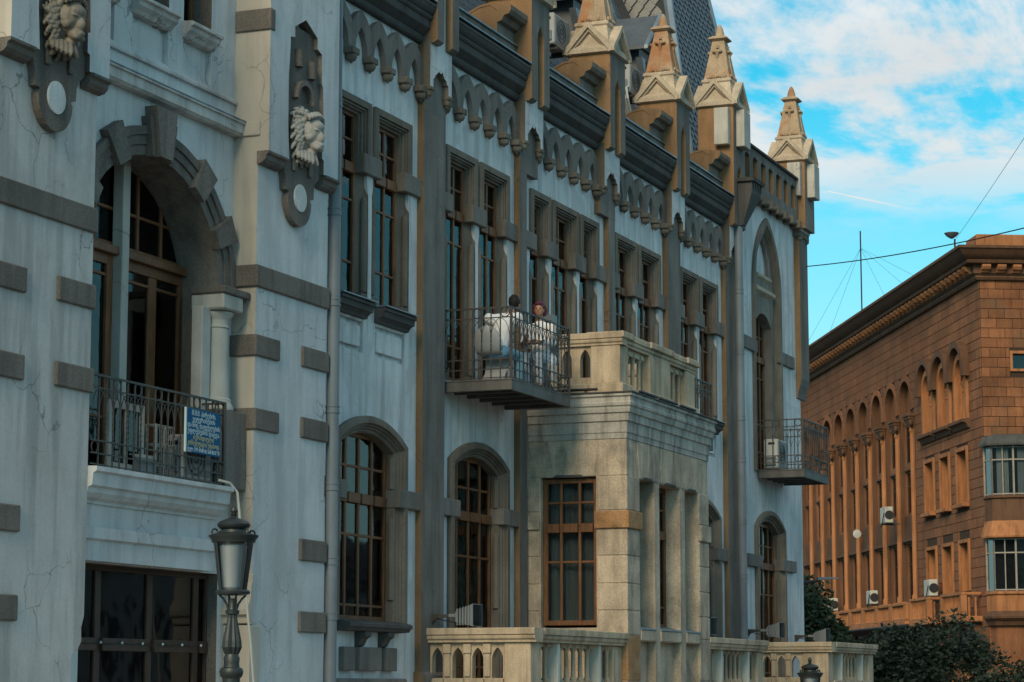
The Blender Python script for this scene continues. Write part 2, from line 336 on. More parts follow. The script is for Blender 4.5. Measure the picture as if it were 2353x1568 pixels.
def thing(name, label, cat, loc, group=None, rz=0.0, local=False):
    o = bpy.data.objects.new(name, None); COL.objects.link(o); o.location = loc; o.rotation_euler = (0, 0, rz); o.empty_display_size = 0.2
    o['label'] = label; o['category'] = cat
    if group: o['group'] = group
    ORG[o] = Vector((0, 0, 0)) if local else Vector(loc); return o
def tag(o, label, cat, group=None):
    o['label'] = label; o['category'] = cat
    if group: o['group'] = group
    return o
def finish(me, mats, smooth, facemat):
    for k in (mats if isinstance(mats, (list, tuple)) else [mats]): me.materials.append(MATS[k])
    bm = bmesh.new(); bm.from_mesh(me); bmesh.ops.recalc_face_normals(bm, faces=bm.faces); 
    if facemat:
        bm.normal_update()
        for f in bm.faces: f.material_index = facemat(f.normal, f.calc_center_median())
    bm.to_mesh(me); bm.free()
    if smooth:
        me.shade_smooth()
        if smooth is not True: me.set_sharp_from_angle(angle=math.radians(smooth))
def obj(name, m, mats, parent=None, smooth=0, label=None, facemat=None):
    vs = m.v; lo = [min(p[i] for p in vs) for i in range(3)]; hi = [max(p[i] for p in vs) for i in range(3)]
    c = Vector(((lo[0] + hi[0]) / 2, (lo[1] + hi[1]) / 2, lo[2]))
    me = bpy.data.meshes.new(name); me.from_pydata([(p[0] - c.x, p[1] - c.y, p[2] - c.z) for p in vs], [], m.f)
    fm = (lambda n, q: facemat(n, q + c)) if facemat else None
    finish(me, mats, smooth, fm)
    return place(name, me, c, parent, label)
def place(name, me, c, parent=None, label=None):
    o = bpy.data.objects.new(name, me); COL.objects.link(o); c = Vector(c)
    if parent: o.parent = parent; o.location = c - ORG[parent]
    else: o.location = c
    ORG[o] = c
    if label: o['label'] = label
    return o
def again(src, c, parent=None, rz=0.0):                # another piece sharing the mesh of src
    o = place(src.name.split('.')[0], src.data, c, parent); o.rotation_euler = (0, 0, rz); return o
def struct(name, m, mats, **k):
    o = obj(name, m, mats, **k); o['kind'] = 'structure'; return o
side_sunward = lambda n, c: 1 if n.x < -0.7 else 0  # faces turned to the sun take the second, warmer colour

# ------------------------------------------------------------------ ground
def gz(x): return -1.7 if x < 24 else max(-1.7 - 0.065 * (x - 24), -4.1)
m = M(); xs = [-2500, -200, 0, 24, 35, 48, 61, 120, 3000]; ys = [-2500, -100, 0, 100, 2500]
m.add([(x, y, gz(x)) for x in xs for y in ys], [[i * 5 + j, (i + 1) * 5 + j, (i + 1) * 5 + j + 1, i * 5 + j + 1] for i in range(8) for j in range(4)])
struct('ground', m, 'asphalt')

m = M(); PXs = [-60, 0, 24, 35, 48, 61, 90]
for a, b in zip(PXs[:-1], PXs[1:]):
    m.hull([(a, -5.2, gz(a) - .3), (b, -5.2, gz(b) - .3), (b, -5.2, gz(b) + .13), (a, -5.2, gz(a) + .13)], [(a, 2, gz(a) - .3), (b, 2, gz(b) - .3), (b, 2, gz(b) + .13), (a, 2, gz(a) + .13)])
mat('paving', (0.34, 0.32, 0.29), 0.9, 0.2, 0.8, speck=0.2); struct('pavement', m, 'paving')
def loft(m, loops):                                    # open polylines joined one to the next
    n = len(loops[0]); o = len(m.v)
    for l in loops: m.v += [tuple(p) for p in l]
    for k in range(len(loops) - 1):
        for i in range(n - 1): m.f.append([o + k * n + i, o + k * n + i + 1, o + (k + 1) * n + i + 1, o + (k + 1) * n + i])

def window(par, x0, x1, z0, z1, y, cols, rows, fw=0.06, bar=0.028, wood='wood', transom=None, curtain=None, name='window', ax='y', panes=True):
    """a timber window in the plane y (ax 'y') or x (ax 'x'); cols and rows are split positions; one pane object per light"""
    m = M()
    def B(a0, a1, d0, d1, c0, c1, c=0.006):
        if ax == 'y': m.box(a0, a1, y + d0, y + d1, c0, c1, c)
        else: m.box(y + d0, y + d1, a0, a1, c0, c1, c)
    B(x0, x0 + fw, -.03, .04, z0, z1); B(x1 - fw, x1, -.03, .04, z0, z1)
    B(x0 + fw, x1 - fw, -.03, .04, z1 - fw, z1); B(x0 + fw, x1 - fw, -.03, .04, z0, z0 + fw)
    cs = [x0 + fw] + [c for c in cols if x0 + fw < c < x1 - fw] + [x1 - fw]
    for c in cs[1:-1]: B(c - bar, c + bar, -.022, .03, z0 + fw, z1 - fw)
    rs = [z0 + fw] + sorted(rows) + [z1 - fw]
    for r in rs[1:-1]:
        h = 0.07 if transom and abs(r - transom) < .01 else 0.018
        d = -.06 if h > .05 else -.018
        for a, b in zip(cs[:-1], cs[1:]): B(a + (bar if a != cs[0] else 0), b - (bar if b != cs[-1] else 0), d, .028, r - h, r + h)
    f = obj(name, m, wood, par)
    if panes:
        for a, b in zip(cs[:-1], cs[1:]):
            for c, d in zip(rs[:-1], rs[1:]):
                p = M()
                if ax == 'y': p.box(a + .005, b - .005, y + .004, y + .01, c + .005, d - .005)
                else: p.box(y + .004, y + .01, a + .005, b - .005, c + .005, d - .005)
                obj('pane', p, 'glass', f)
    if curtain:
        p = M(); n = max(6, int((x1 - x0) / 0.05)); V = []
        for i in range(n + 1):
            t = x0 + .03 + (x1 - x0 - .06) * i / n; o = y + .16 + .018 * math.sin(i * 1.9) + .008 * math.sin(i * 4.1)
            V += [(t, o, curtain[0]), (t, o, curtain[1])] if ax == 'y' else [(o, t, curtain[0]), (o, t, curtain[1])]
        p.add(V, [[2 * i, 2 * i + 1, 2 * i + 3, 2 * i + 2] for i in range(n)]); obj('curtain', p, 'curtain', f, smooth=True)
    return f

# ------------------------------------------------------------------ the blue-grey building
MB = thing('town_building', 'long blue-grey stucco building with pointed pinnacles and brown trim', 'building', (40, 3, gz(40)))
PX = [31.41 + 3.79 * i for i in range(5)]; PW = 0.8
UW = [(28.5, 29.75, 5.2), (29.87, 31.13, 5.2), (32.40, 33.60, 4.5), (33.72, 34.92, 4.5), (35.86, 36.76, 4.5), (36.86, 38.10, 4.5), (38.21, 39.12, 4.5),
      (39.97, 41.19, 4.5), (41.29, 42.54, 4.5), (43.76, 44.92, 5.2), (45.04, 46.23, 5.2)]
ZT = 8.02
GFX = [(29.85, 0.88, False), (33.72, -2.0, True), (41.3, 0.88, False), (45.05, 0.88, False)]
PVC = 49.9
def gf_loop(xc, zb, t, hw=1.17, zs=3.34, rise=0.33, y=None):
    a = segm(hw - t, rise - .4 * t, 12); z = zs - .35 * t
    L = [(xc - hw + t, zb)] + [(xc + p[0], z + p[1]) for p in a] + [(xc + hw - t, zb)]
    return L if y is None else [(p[0], y, p[1]) for p in L]
def pav_loop(t, y=None):
    og = ogive(1.1 - t, 1.62 - 1.35 * t, 9); L = [(PVC - 1.1 + t, 4.5)] + [(PVC + p[0], 8.45 + p[1]) for p in og] + [(PVC + 1.1 - t, 4.5)]
    return L if y is None else [(p[0], y, p[1]) for p in L]
holes = [[(a, z), (a, ZT), (b, ZT), (b, z)] for a, b, z in UW]
holes += [gf_loop(xc, zb, 0) for xc, zb, d in GFX] + [gf_loop(PVC, -2.5, 0, 1.15, 3.36, 0.36), pav_loop(0)]
PAN = []
for a, b, z in UW[:2] + UW[9:]:
    PAN.append((a + .13, b - .14, 4.52, 4.95))
holes += [[(a, c), (a, d), (b, d), (b, c)] for a, b, c, d in PAN]
m = M(); m.sheet([(27.3, -4.6), (27.3, 9.9), (47.2, 9.9), (47.2, 10.36), (52.66, 10.36), (52.66, -4.6)], holes, 'y', 0.0)
m.add([(52.66, 0, -4.6), (52.66, 12, -4.6), (52.66, 12, 10.36), (52.66, 0, 10.36)], [[0, 1, 2, 3]])
obj('wall', m, 'stucco_blue', MB)
m = M(); m.box(27.3, 52.6, .95, 12, -4.6, 10.3); m.box(27.3, 27.4, .0, .95, -4.6, 9.8); m.box(27.4, 52.6, .2, .95, 4.05, 4.25); m.box(27.4, 52.6, .2, .95, 8.3, 8.5)
obj('interior', m, 'room', MB)
# recessed panels
for a, b, c, d in PAN:
    m = M(); m.loopwall([(a, c), (a, d), (b, d), (b, c)], 'y', 0, .06); m.sheet([(a, c), (a, d), (b, d), (b, c)], [], 'y', .06)
    m.box(a + .075, b - .075, .004, .06, c + .07, d - .07, .008); obj('wall_panel', m, 'stucco_blue', MB)
# upper windows: surrounds, timber, sills
PROF = [(0, .0), (0, -.05), (.12, -.05), (.12, -.012), (.15, -.028), (.168, -.028), (.168, .004), (.20, -.006), (.214, .012), (.214, .04), (.25, .04), (.25, .17)]
for k, (a, b, zb) in enumerate(UW):
    m = M()
    loft(m, [[(a + t, y, 7.12), (a + t, y, ZT - .78 * t), (b - t, y, ZT - .78 * t), (b - t, y, 7.12)] for t, y in PROF])
    for sx, e in ((1, a), (-1, b)):
        P = [(0, .001), (.03, .05), (.09, .065), (.25, .115), (.25, .18), (0, .18)]
        m.prism([(e + sx * p[0], p[1]) for p in P], 'z', zb, 7.12)
        m.lathe([(.0, 0), (.05, 0), (.05, 6.62 - zb - .17), (.03, 6.68 - zb - .17), (.0, 6.71 - zb - .17)], (e + sx * .08, .035, zb + .17), 10)
        m.box(e + sx * .002, e + sx * .20, .001, .17, zb, zb + .15)
    obj('window_surround', m, 'trim_brown', MB, smooth=35)
    for sx, e in ((1, a), (-1, b)):                    # little shoulders of wall under the impost blocks
        obj('shoulder', M().prism([(e, 7.02), (e + sx * .035, 7.02), (e + sx * .035, 6.88), (e + sx * .02, 6.80), (e, 6.74)], 'y', .0015, .06), 'stucco_blue', MB)
    mid = (a + b) / 2; narrow = b - a < 1
    window(MB, a + .225, b - .225, zb + .02, 7.84, .125, [] if narrow else [mid], [7.06, 7.46, 6.62, zb + .55], transom=7.06,
           curtain=(5.3, 6.9) if k in (0, 1, 3, 5, 8) else None)
    if zb > 5:
        m = M(); prof = [(.2, 5.20), (-.16, 5.20), (-.18, 5.185), (-.18, 5.15), (-.15, 5.145), (-.14, 5.09), (-.14, 5.07), (-.10, 5.06), (-.06, 5.02), (-.05, 4.985), (0, 4.985), (.2, 4.985)]
        m.prism(prof, 'x', a + .10, b - .10); s = obj('sill', m, 'trim_dark', MB)
        m = M(); m.box(a + .08, b - .08, -.21, .12, 5.203, 5.222, .004); obj('flashing', m, 'zinc', s)
# impost blocks between the windows
BL = [(27.9, UW[0][0] + .2), (UW[0][1] - .256, UW[1][0] + .2), (UW[1][1] - .256, PX[0] + .02)]
BL += [(PX[0] + PW - .02, UW[2][0] + .2), (UW[2][1] - .256, UW[3][0] + .2), (UW[3][1] - .256, PX[1] + .02), (PX[1] + .28, UW[4][0] + .2), (UW[4][1] - .256, UW[5][0] + .2), (UW[5][1] - .256, UW[6][0] + .2),
       (UW[6][1] - .256, PX[2] + .5), (PX[2] + PW - .02, UW[7][0] + .2), (UW[7][1] - .256, UW[8][0] + .2), (UW[8][1] - .256, PX[3] + .02), (PX[3] + PW - .02, UW[9][0] + .2), (UW[9][1] - .256, UW[10][0] + .2), (UW[10][1] - .256, PX[4] + .02),
       (47.3, 49.02), (50.75, 52.0)]
for a, b in BL: obj('impost_block', M().box(a, b, -.065, .13, 7.01, 7.285, .012), ['pilaster_grey', 'trim_brown'], MB, facemat=side_sunward)
# pilasters with their upper panels, towers and spires
def corbel_end(m, x, y, z, r=.06):
    m.lathe([(0, -.12), (.018, -.115), (.022, -.095), (r * .75, -.08), (r, -.05), (r * .95, -.02), (r * 1.1, 0), (0, .0)], (x, y, z), 10)
def tower(par, x0, e, zlow, blocks=False, niche=True):
    x1 = x0 + PW; xc = x0 + .4; yc = .075
    m = M(); n0, n1 = xc - .15, xc + .15
    if niche:
        P = [(x0, 9.385), (x0, e), (x1, e), (x1, 9.385), (n1, 9.385), (n1, 10.36), (n1 - .03, 10.48), (xc, 10.63), (n0 + .03, 10.48), (n0, 10.36), (n0, 9.385)]
        m.prism(P, 'y', -.31, -.20)
        for a, b in ((x0, n0), (n1, x1)): m.prism([(-.31, 9.385), (-.20, 9.385), (-.20, 9.31), (-.25, 9.31), (-.31, 9.35)], 'x', a + .003, b - .003)
    else: m.box(x0, x1, -.31, -.2, 10.25, e)
    f = obj('pinnacle_tower', m, ['pilaster_grey', 'ochre'], par, facemat=side_sunward)
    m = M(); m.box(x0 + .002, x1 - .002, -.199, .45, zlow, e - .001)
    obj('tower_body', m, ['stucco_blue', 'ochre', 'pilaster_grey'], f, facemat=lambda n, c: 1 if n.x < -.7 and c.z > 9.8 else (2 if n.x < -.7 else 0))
    m = M()
    def vband(o, i, t): return [(-o, e - .03), (-o, e + .05), (0, e + .53), (o, e + .05), (o, e - .03), (i, e - .05), (i, e + .0), (0, e + .53 - t), (-i, e + .0), (-i, e - .05)]
    tri = [(-.40, e - .02), (-.40, e + .03), (0, e + .47), (.40, e + .03), (.40, e - .02)]
    m.prism([(yc + p[0] * .94, p[1]) for p in tri], 'x', x0 + .01, x1 - .01); m.prism([(xc + p[0], p[1]) for p in tri], 'y', -.30, .44)
    for o, i, t, d in ((.475, .40, .105, .10), (.44, .355, .165, .05)):
        m.prism([(yc + p[0] * .95, p[1]) for p in vband(o, i, t)], 'x', x0 - d, x1 + d); m.prism([(xc + p[0], p[1]) for p in vband(o, i, t)], 'y', -.31 - d, .46 + d)
    # flared corner skirts
    for sx in (-1, 1):
        for sy in (-1, 1):
            A = [(xc + sx * .455, yc + sy * .44, e + .0), (xc + sx * .12, yc + sy * .44, e + .02), (xc + sx * .12, yc + sy * .12, e + .02), (xc + sx * .455, yc + sy * .12, e + .02)]
            B2 = [(xc + sx * .30, yc + sy * .29, e + .5), (xc + sx * .05, yc + sy * .29, e + .5), (xc + sx * .05, yc + sy * .05, e + .5), (xc + sx * .30, yc + sy * .05, e + .5)]
            C2 = [(xc + sx * .36, yc + sy * .345, e + .17), (xc + sx * .1, yc + sy * .345, e + .17), (xc + sx * .1, yc + sy * .1, e + .17), (xc + sx * .36, yc + sy * .1, e + .17)]
            m.hull(A, C2); m.hull(C2, B2)
    m.box(xc - .33, xc + .33, yc - .32, yc + .32, e + .49, e + .57, .02); obj('gable', m, 'gable_stone', f)
    m = M(); b0, b1, za, zt = .275, .125, e + .57, e + 1.42
    def sq(h, z): return [(xc - h, yc - h, z), (xc + h, yc - h, z), (xc + h, yc + h, z), (xc - h, yc + h, z)]
    m.hull(sq(b0, za), sq(b1, zt)); m.hull(sq(b1 + .015, zt), sq(b1 + .075, zt + .035)); m.hull(sq(b1 + .075, zt + .035), sq(b1 + .07, zt + .06)); m.hull(sq(b1 + .07, zt + .06), sq(b1 - .005, zt + .11))
    for q in range(4):
        dx, dy = ((1, 0), (-1, 0), (0, 1), (0, -1))[q]
        hh = lambda z: b0 + (b1 - b0) * (z - za) / (zt - za)
        m.tube([(xc + dx * hh(z), yc + dy * hh(z), z) for z in (za + .05, e + 1.12)], [.022, .018], 6)
    s = obj('spire', m, 'spire_stone', f)
    m = M(); prof = [(.0, .27), (.03, .245), (.065, .17), (.088, .08), (.098, 0), (0, 0)]
    m.lathe([(r * 1.0, z) for r, z in prof], (xc, yc, zt + .11), 10); obj('finial', m, 'spire_stone', f, smooth=40)
    m = M()
    for q in range(4):
        dx, dy = ((1, 0), (-1, 0), (0, 1), (0, -1))[q]; hz_ = b0 + (b1 - b0) * ((e + 1.16) - za) / (zt - za)
        P3 = lambda o, t, z: (xc + dx * (hz_ + o) + dy * t, yc + dy * (hz_ + o) + dx * t, e + z)
        el = lambda a_, b_, c_: (a_ if dx else b_, b_ if dx else a_, c_)
        m.ball(P3(.03, 0, 1.165), el(.05, .085, .034), 10, 6)
        for t in (-.075, .075): m.ball(P3(.045, t, 1.175), (.036, .036, .034), 8, 5)
        m.tube([P3(.02, 0, .98), P3(.03, 0, 1.08), P3(.045, 0, 1.16)], [.018, .028, .045], 8)
        for a4 in range(4): m.tube([P3(.005, 0, 1.275), P3(.02, .045 * math.cos(a4 * PI / 2 + .78), 1.275 + .045 * math.sin(a4 * PI / 2 + .78))], [.02, .006], 6)
        for t in (-.17, -.12, -.07, -.02, .03, .08, .13, .18):
            m.ball((xc + dx * (b0 + .0) + dy * t, yc + dy * (b0 + .0) + dx * t, za + .03 + RND.uniform(0, .035)), (.034, .034, .035 + RND.uniform(0, .02)), 7, 5)
    obj('crockets', m, 'spire_stone', f, smooth=60)['kind'] = 'stuff'
    if blocks:
        m = M(); m.box(x0 - .17, x0 - .001, -.24, .06, 10.97, 11.74, .012); obj('pale_block', m, 'pale_block', f)
        m = M(); m.box(xc - .23, xc + .23, -.49, -.311, 10.97, 11.74, .012); obj('pale_block', m, 'pale_block', f)
    return f
def pilaster(par, x0, side=None):
    x1 = x0 + PW; m = M(); xc = x0 + .4
    if side is None: m.box(x0, x1, -.10, .0, .22, 9.3)
    else:
        a, b = (x0, x0 + .31) if side < 0 else (x1 - .33, x1)
        m.box(a, b, -.10, .0, -4, 8.18); m.box(x0, x1, -.103, .0, 8.18, 9.3)
    if side is None: m.box(x0 - .04, x1 + .04, -.15, .0, -4.4, .15); m.prism([(-.15, .15), (-.15, .17), (-.1, .22), (0, .22), (0, .15)], 'x', x0 - .04, x1 + .04)
    p = obj('pilaster', m, ['pilaster_grey', 'sun_side_dull'], par, facemat=side_sunward)
    # fretted panel at the head
    m = M(); P = [(x0, 8.66), (x0, 9.42), (x1, 9.42), (x1, 8.66), (x1 - .12, 8.66), (x1 - .12, 8.80), (x1 - .17, 8.82), (x1 - .20, 8.87), (x1 - .27, 8.89), (xc + .05, 8.97), (xc, 8.93), (xc - .08, 8.95), (x0 + .24, 8.89), (x0 + .19, 8.86), (x0 + .17, 8.82), (x0 + .12, 8.80), (x0 + .12, 8.66)]
    m.prism(P, 'y', -.196, -.101); obj('fretted_panel', m, ['stucco_blue', 'trim_brown'], p, facemat=lambda n, c: 0 if abs(n.y) > .7 else 1)
    for x in (x0 + .06, x1 - .06):
        m = M(); m.box(x - .075, x + .075, -.215, -.1, 8.61, 8.665, .01); corbel_end(m, x, -.14, 8.612, .065); obj('corbel', m, 'trim_brown', p, smooth=40)
    return p
for i, x0 in enumerate(PX):
    pilaster(MB, x0, {1: -1, 2: 1}.get(i))
    tower(MB, x0, 11.08 if i < 4 else 11.85, 8.97, blocks=(i == 4))
# the right-hand corner tower and its short shaft
tower(MB, 52.2, 11.85, 10.2, blocks=True, niche=False)
m = M(); m.box(52.3, 53.0, -.13, .45, 6.85, 10.2); m.prism([(-.13, 6.85), (.0, 6.85), (.0, 6.40), (-.03, 6.42), (-.05, 6.55), (-.10, 6.70)], 'x', 52.3, 53.0)
obj('corner_shaft', m, ['pilaster_grey', 'ochre'], MB, facemat=side_sunward)
m = M(); m.box(52.22, 53.05, -.17, .3, 10.08, 10.24, .02); corbel_end(m, 52.34, -.12, 10.08, .08); corbel_end(m, 52.9, -.12, 10.08, .08); obj('shaft_corbel', m, 'trim_brown', MB, smooth=40)
# arcaded frieze, cornice, parapet in each bay
BAYS = [(PX[0] - 3.79 + PW, PX[0])] + [(PX[i] + PW, PX[i + 1]) for i in range(4)]
CPROF = [(0, 9.31), (-.10, 9.31), (-.14, 9.33), (-.16, 9.365), (-.14, 9.40), (-.19, 9.42), (-.25, 9.455), (-.30, 9.475), (-.315, 9.49), (-.315, 9.58), (-.345, 9.585), (-.375, 9.61), (-.375, 9.63), (-.35, 9.645), (-.39, 9.66), (-.44, 9.70), (-.455, 9.74), (-.47, 9.745), (-.47, 9.78), (-.40, 9.80), (0, 9.84)]
CPROF = [(y * .64, 9.31 + (z - 9.31) * 1.17) for y, z in CPROF]
cb0 = None
for bi, (a, b) in enumerate(BAYS):
    pitch = (b - a) / 5; oa = [p for p in ogive(.43, .62, 16) if abs(p[0]) < pitch / 2 - .004]; oa = [(-pitch / 2, .37)] + oa + [(pitch / 2, .37)]; ia = ogive(.195, .375, 6); top = []; bot = []
    for k in range(5):
        c = a + pitch * (k + .5)
        top += [(c + p[0], 8.63 + p[1]) for p in oa[(1 if k else 0):]]
        bot += [(c + p[0], 8.635 + p[1]) for p in ia]
    P = top + [(b, 8.635)] + bot[::-1] + [(a, 8.635)]
    ar = obj('arcade_band', M().prism(P, 'y', -.085, .0), 'pilaster_grey', MB, facemat=None)
    for k in range(6):
        x = a + pitch * k; x = min(max(x, a + .055), b - .055)
        if cb0 is None:
            m = M(); m.box(x - .115, x + .115, -.15, -.0, 8.555, 8.65, .012); m.lathe([(0, -.13), (.018, -.125), (.022, -.105), (.06, -.09), (.082, -.055), (.082, -.02), (.075, .0), (0, 0)], (x, -.07, 8.555), 10)
            cb0 = obj('corbel', m, 'trim_brown', ar, smooth=40)
        else: again(cb0, (x, ORG[cb0].y, ORG[cb0].z), ar)
    obj('cornice', M().prism(CPROF, 'x', a, b), 'trim_dark', MB, smooth=25)
    m = M(); m.box(a, b, -.04, .22, 9.85, 10.2); pp = obj('parapet', m, 'pilaster_grey', MB)
    m = M(); m.prism([(-.08, 10.2), (-.08, 10.225), (.10, 10.265), (.26, 10.225), (.26, 10.2)], 'x', a, b); obj('coping', m, 'zinc', pp)
    m = M(); m.box(a, b, -.315, -.045, 9.90, 9.918); obj('flashing', m, 'zinc', pp)
    # stub wall, sun side painted warm, with a curved cap against the tower on the right
    m = M(); m.prism([(.0, 10.0), (.0, 10.63), (.12, 10.72), (.3, 10.70), (.62, 10.55), (.62, 10.0)], 'x', b - .72, b)
    st = obj('stub_wall', m, ['pilaster_grey', 'ochre'], MB, facemat=side_sunward)
    m = M(); m.prism([(.62, 10.552), (.62, 10.59), (.3, 10.74), (.10, 10.77), (-.24, 10.70), (-.24, 10.62), (-.20, 10.56), (-.12, 10.54), (-.08, 10.46), (.0, 10.44), (-.001, 10.632), (.12, 10.722), (.3, 10.702)], 'x', b - .73, b - .0)
    obj('stub_cap', m, ['trim_brown', 'ochre'], st, facemat=side_sunward)
# ground floor arched openings
GPROF = [(0, 0), (0, -.06), (.04, -.075), (.13, -.075), (.145, -.035), (.175, -.045), (.19, -.01), (.22, -.015), (.24, .02), (.27, .01), (.30, .03), (.30, .21)]
for xc, zb, door in GFX + [(PVC, -2.5, True)]:
    pv = xc == PVC; kw = dict(hw=1.15, zs=3.36, rise=.36) if pv else {}
    m = M(); loft(m, [gf_loop(xc, zb, t, y=y, **kw) for t, y in GPROF]); obj('window_surround', m, 'trim_brown', MB, smooth=30)
    for sx in (-1, 1):
        e = xc + sx * .87
        obj('jamb_roll', M().lathe([(0, 0), (.05, 0), (.05, 1.1), (0, 1.15)], (e, .06, 1.2), 8), 'trim_brown', MB, smooth=40)
        obj('jamb_roll', M().lathe([(0, 0), (.05, 0), (.05, .42), (0, .47)], (e, .06, 2.74), 8), 'trim_brown', MB, smooth=40)
    h = 1.15 if pv else 1.17
    for sx in (-1, 1):
        a, b = sorted((xc + sx * (h - .32), xc + sx * (h + (.75 if pv else .42))))
        obj('impost_block', M().box(a, b, -.085, .2, 2.48, 2.735, .012), 'pilaster_grey', MB)
    r = [2.55, 2.98] + ([.3, 1.95] if door else [1.1, 2.05])
    wf = window(MB, xc - .90, xc + .90, max(zb, -2.0), 3.46, .17, [xc - .42, xc, xc + .42] if not door else [xc - .45, xc, xc + .45], r, fw=.08, transom=2.55, curtain=(1.0, 2.4) if not door else None,
                name='door' if door else 'window')
    if not door:
        m = M(); m.prism([(.24, .895), (-.02, .895), (-.20, .86), (-.22, .84), (-.22, .80), (-.19, .79), (-.17, .75), (.0, .74), (.24, .74)], 'x', xc - 1.0, xc + 1.0); s = obj('sill', m, 'trim_dark', MB)
        for q in (-.42, .32):
            obj('bracket', M().prism([(0, .74), (-.16, .74), (-.16, .68), (-.10, .64), (-.05, .55), (0, .53)], 'x', xc + q, xc + q + .2), 'trim_dark', s)
        for q0, q1 in ((-.9, -.56), (-.42, .27), (.42, .78)): obj('dado_panel', M().box(xc + q0, xc + q1, -.09, 0, .22, .535, .01), 'pilaster_grey', MB)
        obj('plinth', M().box(xc - 1.2, xc + 1.1, -.10, 0, -4, .12, .02), 'pilaster_grey', MB)
# pavilion: gothic frame, tympanum, door
m = M(); loft(m, [pav_loop(t, y) for t, y in ((0, 0), (0, -.06), (.06, -.07), (.12, -.06), (.14, -.02), (.18, -.03), (.20, .01), (.24, .0), (.26, .05), (.31, .05), (.31, .12))]); obj('gothic_frame', m, 'trim_brown', MB, smooth=30)
fill_o = pav_loop(.31); dl = [(PVC - .62, 4.5)] + [(PVC + p[0], 7.72 + p[1]) for p in segm(.62, .26, 8)] + [(PVC + .62, 4.5)]
trih = [(PVC + p[0] * 1.0, 8.83 + p[1]) for p in ogive(.48, .80, 7)]
m = M(); m.sheet(fill_o, [dl[:], trih], 'y', .06); m.loopwall(dl, 'y', .06, .30, closed=False); m.loopwall(trih, 'y', .06, .14); obj('tympanum', m, 'tympanum_stone', MB)
obj('tympanum_panel', M().sheet(trih, [], 'y', .14), 'stucco_blue', MB)
m = M(); m.prism([(.14, 8.83), (.0, 8.80), (.0, 8.74), (.06, 8.70), (.14, 8.70)], 'x', PVC - .52, PVC + .52); m.prism([(.06, 8.55), (-.03, 8.48), (-.03, 8.42), (.06, 8.36)], 'x', PVC - .7, PVC + .7); obj('ledge', m, 'gable_stone', MB)
window(MB, PVC - .66, PVC + .66, 4.5, 8.0, .26, [PVC - .3, PVC, PVC + .3], [5.0, 5.6, 6.6, 7.0, 7.5], fw=.08, transom=7.0, name='door')
# pavilion parapet with slots
slots = [(47.94 + .606 * k, 47.94 + .606 * k + .36) for k in range(7)]
so = [[(a, 10.62), (a, 11.12), (a + .13, 11.15), (a + .18, 11.22), (a + .23, 11.15), (b, 11.12), (b, 10.62)] for a, b in slots]
PO = [(47.37, 10.36), (47.37, 11.32), (52.3, 11.32), (52.3, 10.36)]
m = M(); m.sheet(PO, so, 'y', -.15); m.loopwall(PO, 'y', -.15, .05)
for h in so: m.loopwall(h, 'y', -.15, .0)
m.sheet(PO, [], 'y', .05); m.sheet(PO, [], 'y', .0)
pp = obj('slotted_parapet', m, ['pilaster_grey', 'ochre'], MB, facemat=lambda n, c: 1 if abs(n.x) > .7 and c.z < 11.1 and c.z > 10.7 else 0)  # slot jambs carry the same painted-in warm light
obj('coping', M().box(47.37, 52.35, -.21, .1, 11.32, 11.375, .01), 'trim_dark', pp)
m = M(); m.tube([(47.5, -.13, 10.32), (52.25, -.13, 10.32)], .055, 10); obj('roll_mould', m, 'trim_brown', pp, smooth=40)
s0 = None
for k in range(8):
    x = 48.05 + .57 * k
    if s0 is None: s0 = obj('roll_block', M().box(x - .07, x + .07, -.24, -.0, 10.22, 10.40, .015), 'trim_brown', pp)
    else: again(s0, (x, ORG[s0].y, ORG[s0].z), pp)

# ------------------------------------------------------------------ roofs behind the parapets
def rq(z): return .18 * (z - 10.8)
def rc(z): k = rq(z); return (47.15 + k, 52.25 - k * 1.3, .8 + k, 5.9 - k)
m = M(); za, zt = 10.0, 17.0; A = rc(za); B = rc(zt)
q = lambda c, z: [(c[0], c[2], z), (c[1], c[2], z), (c[1], c[3], z), (c[0], c[3], z)]
m.hull(q(A, za), q(B, zt)); RF = obj('pavilion_roof', m, 'roof_dark', MB)
sl = math.atan(.18)
def tilt(V, ax):                                       # lean upright plate vertices back with the roof slope
    return [(p[0], p[1] * math.cos(sl) + p[2] * math.sin(sl), p[2] * math.cos(sl) - p[1] * math.sin(sl)) if ax == 'y' else
            (p[0] * math.cos(sl) + p[2] * math.sin(sl), p[1], p[2] * math.cos(sl) - p[0] * math.sin(sl)) for p in V]
tm = M(); P = [(-.135, .22), (-.135, .06), (-.07, .0), (.0, -.03), (.07, .0), (.135, .06), (.135, .22)]
tm.prism(P, 'y', -.026, -.008); V = [(p[0], p[1] - (.03 if p[2] < .1 else 0), p[2]) for p in tm.v]; tm.v = tilt(V, 'y')
tme = bpy.data.meshes.new('roof_tile'); tme.from_pydata(tm.v, [], tm.f); finish(tme, 'slate', 0, None)
cnt = 0; rest = M(); row = 0; z = 10.75
while z < 16.6:
    c = rc(z); x = c[0] + .16 + (.14 if row % 2 else 0)
    while x < c[1] - .1:
        if 10.9 < z < 14.5 and cnt < 300 and x < 51.8: place('roof_tile', tme, (x, c[2], z), RF); cnt += 1
        else: rest.add([(p[0] + x, p[1] + c[2], p[2] + z) for p in tm.v], tm.f)
        x += .285
    z += .145; row += 1
obj('roof_tiles', rest, 'slate', RF)['kind'] = 'stuff'
dm = M(); dm.prism([(0, -.155), (.125, 0), (0, .155), (-.125, 0)], 'x', -.022, -.006); dm.v = tilt(dm.v, 'x')
dme = bpy.data.meshes.new('diamond_tile'); dme.from_pydata(dm.v, [], dm.f); finish(dme, 'diamond_slate', 0, None)
row = 0; z = 12.3
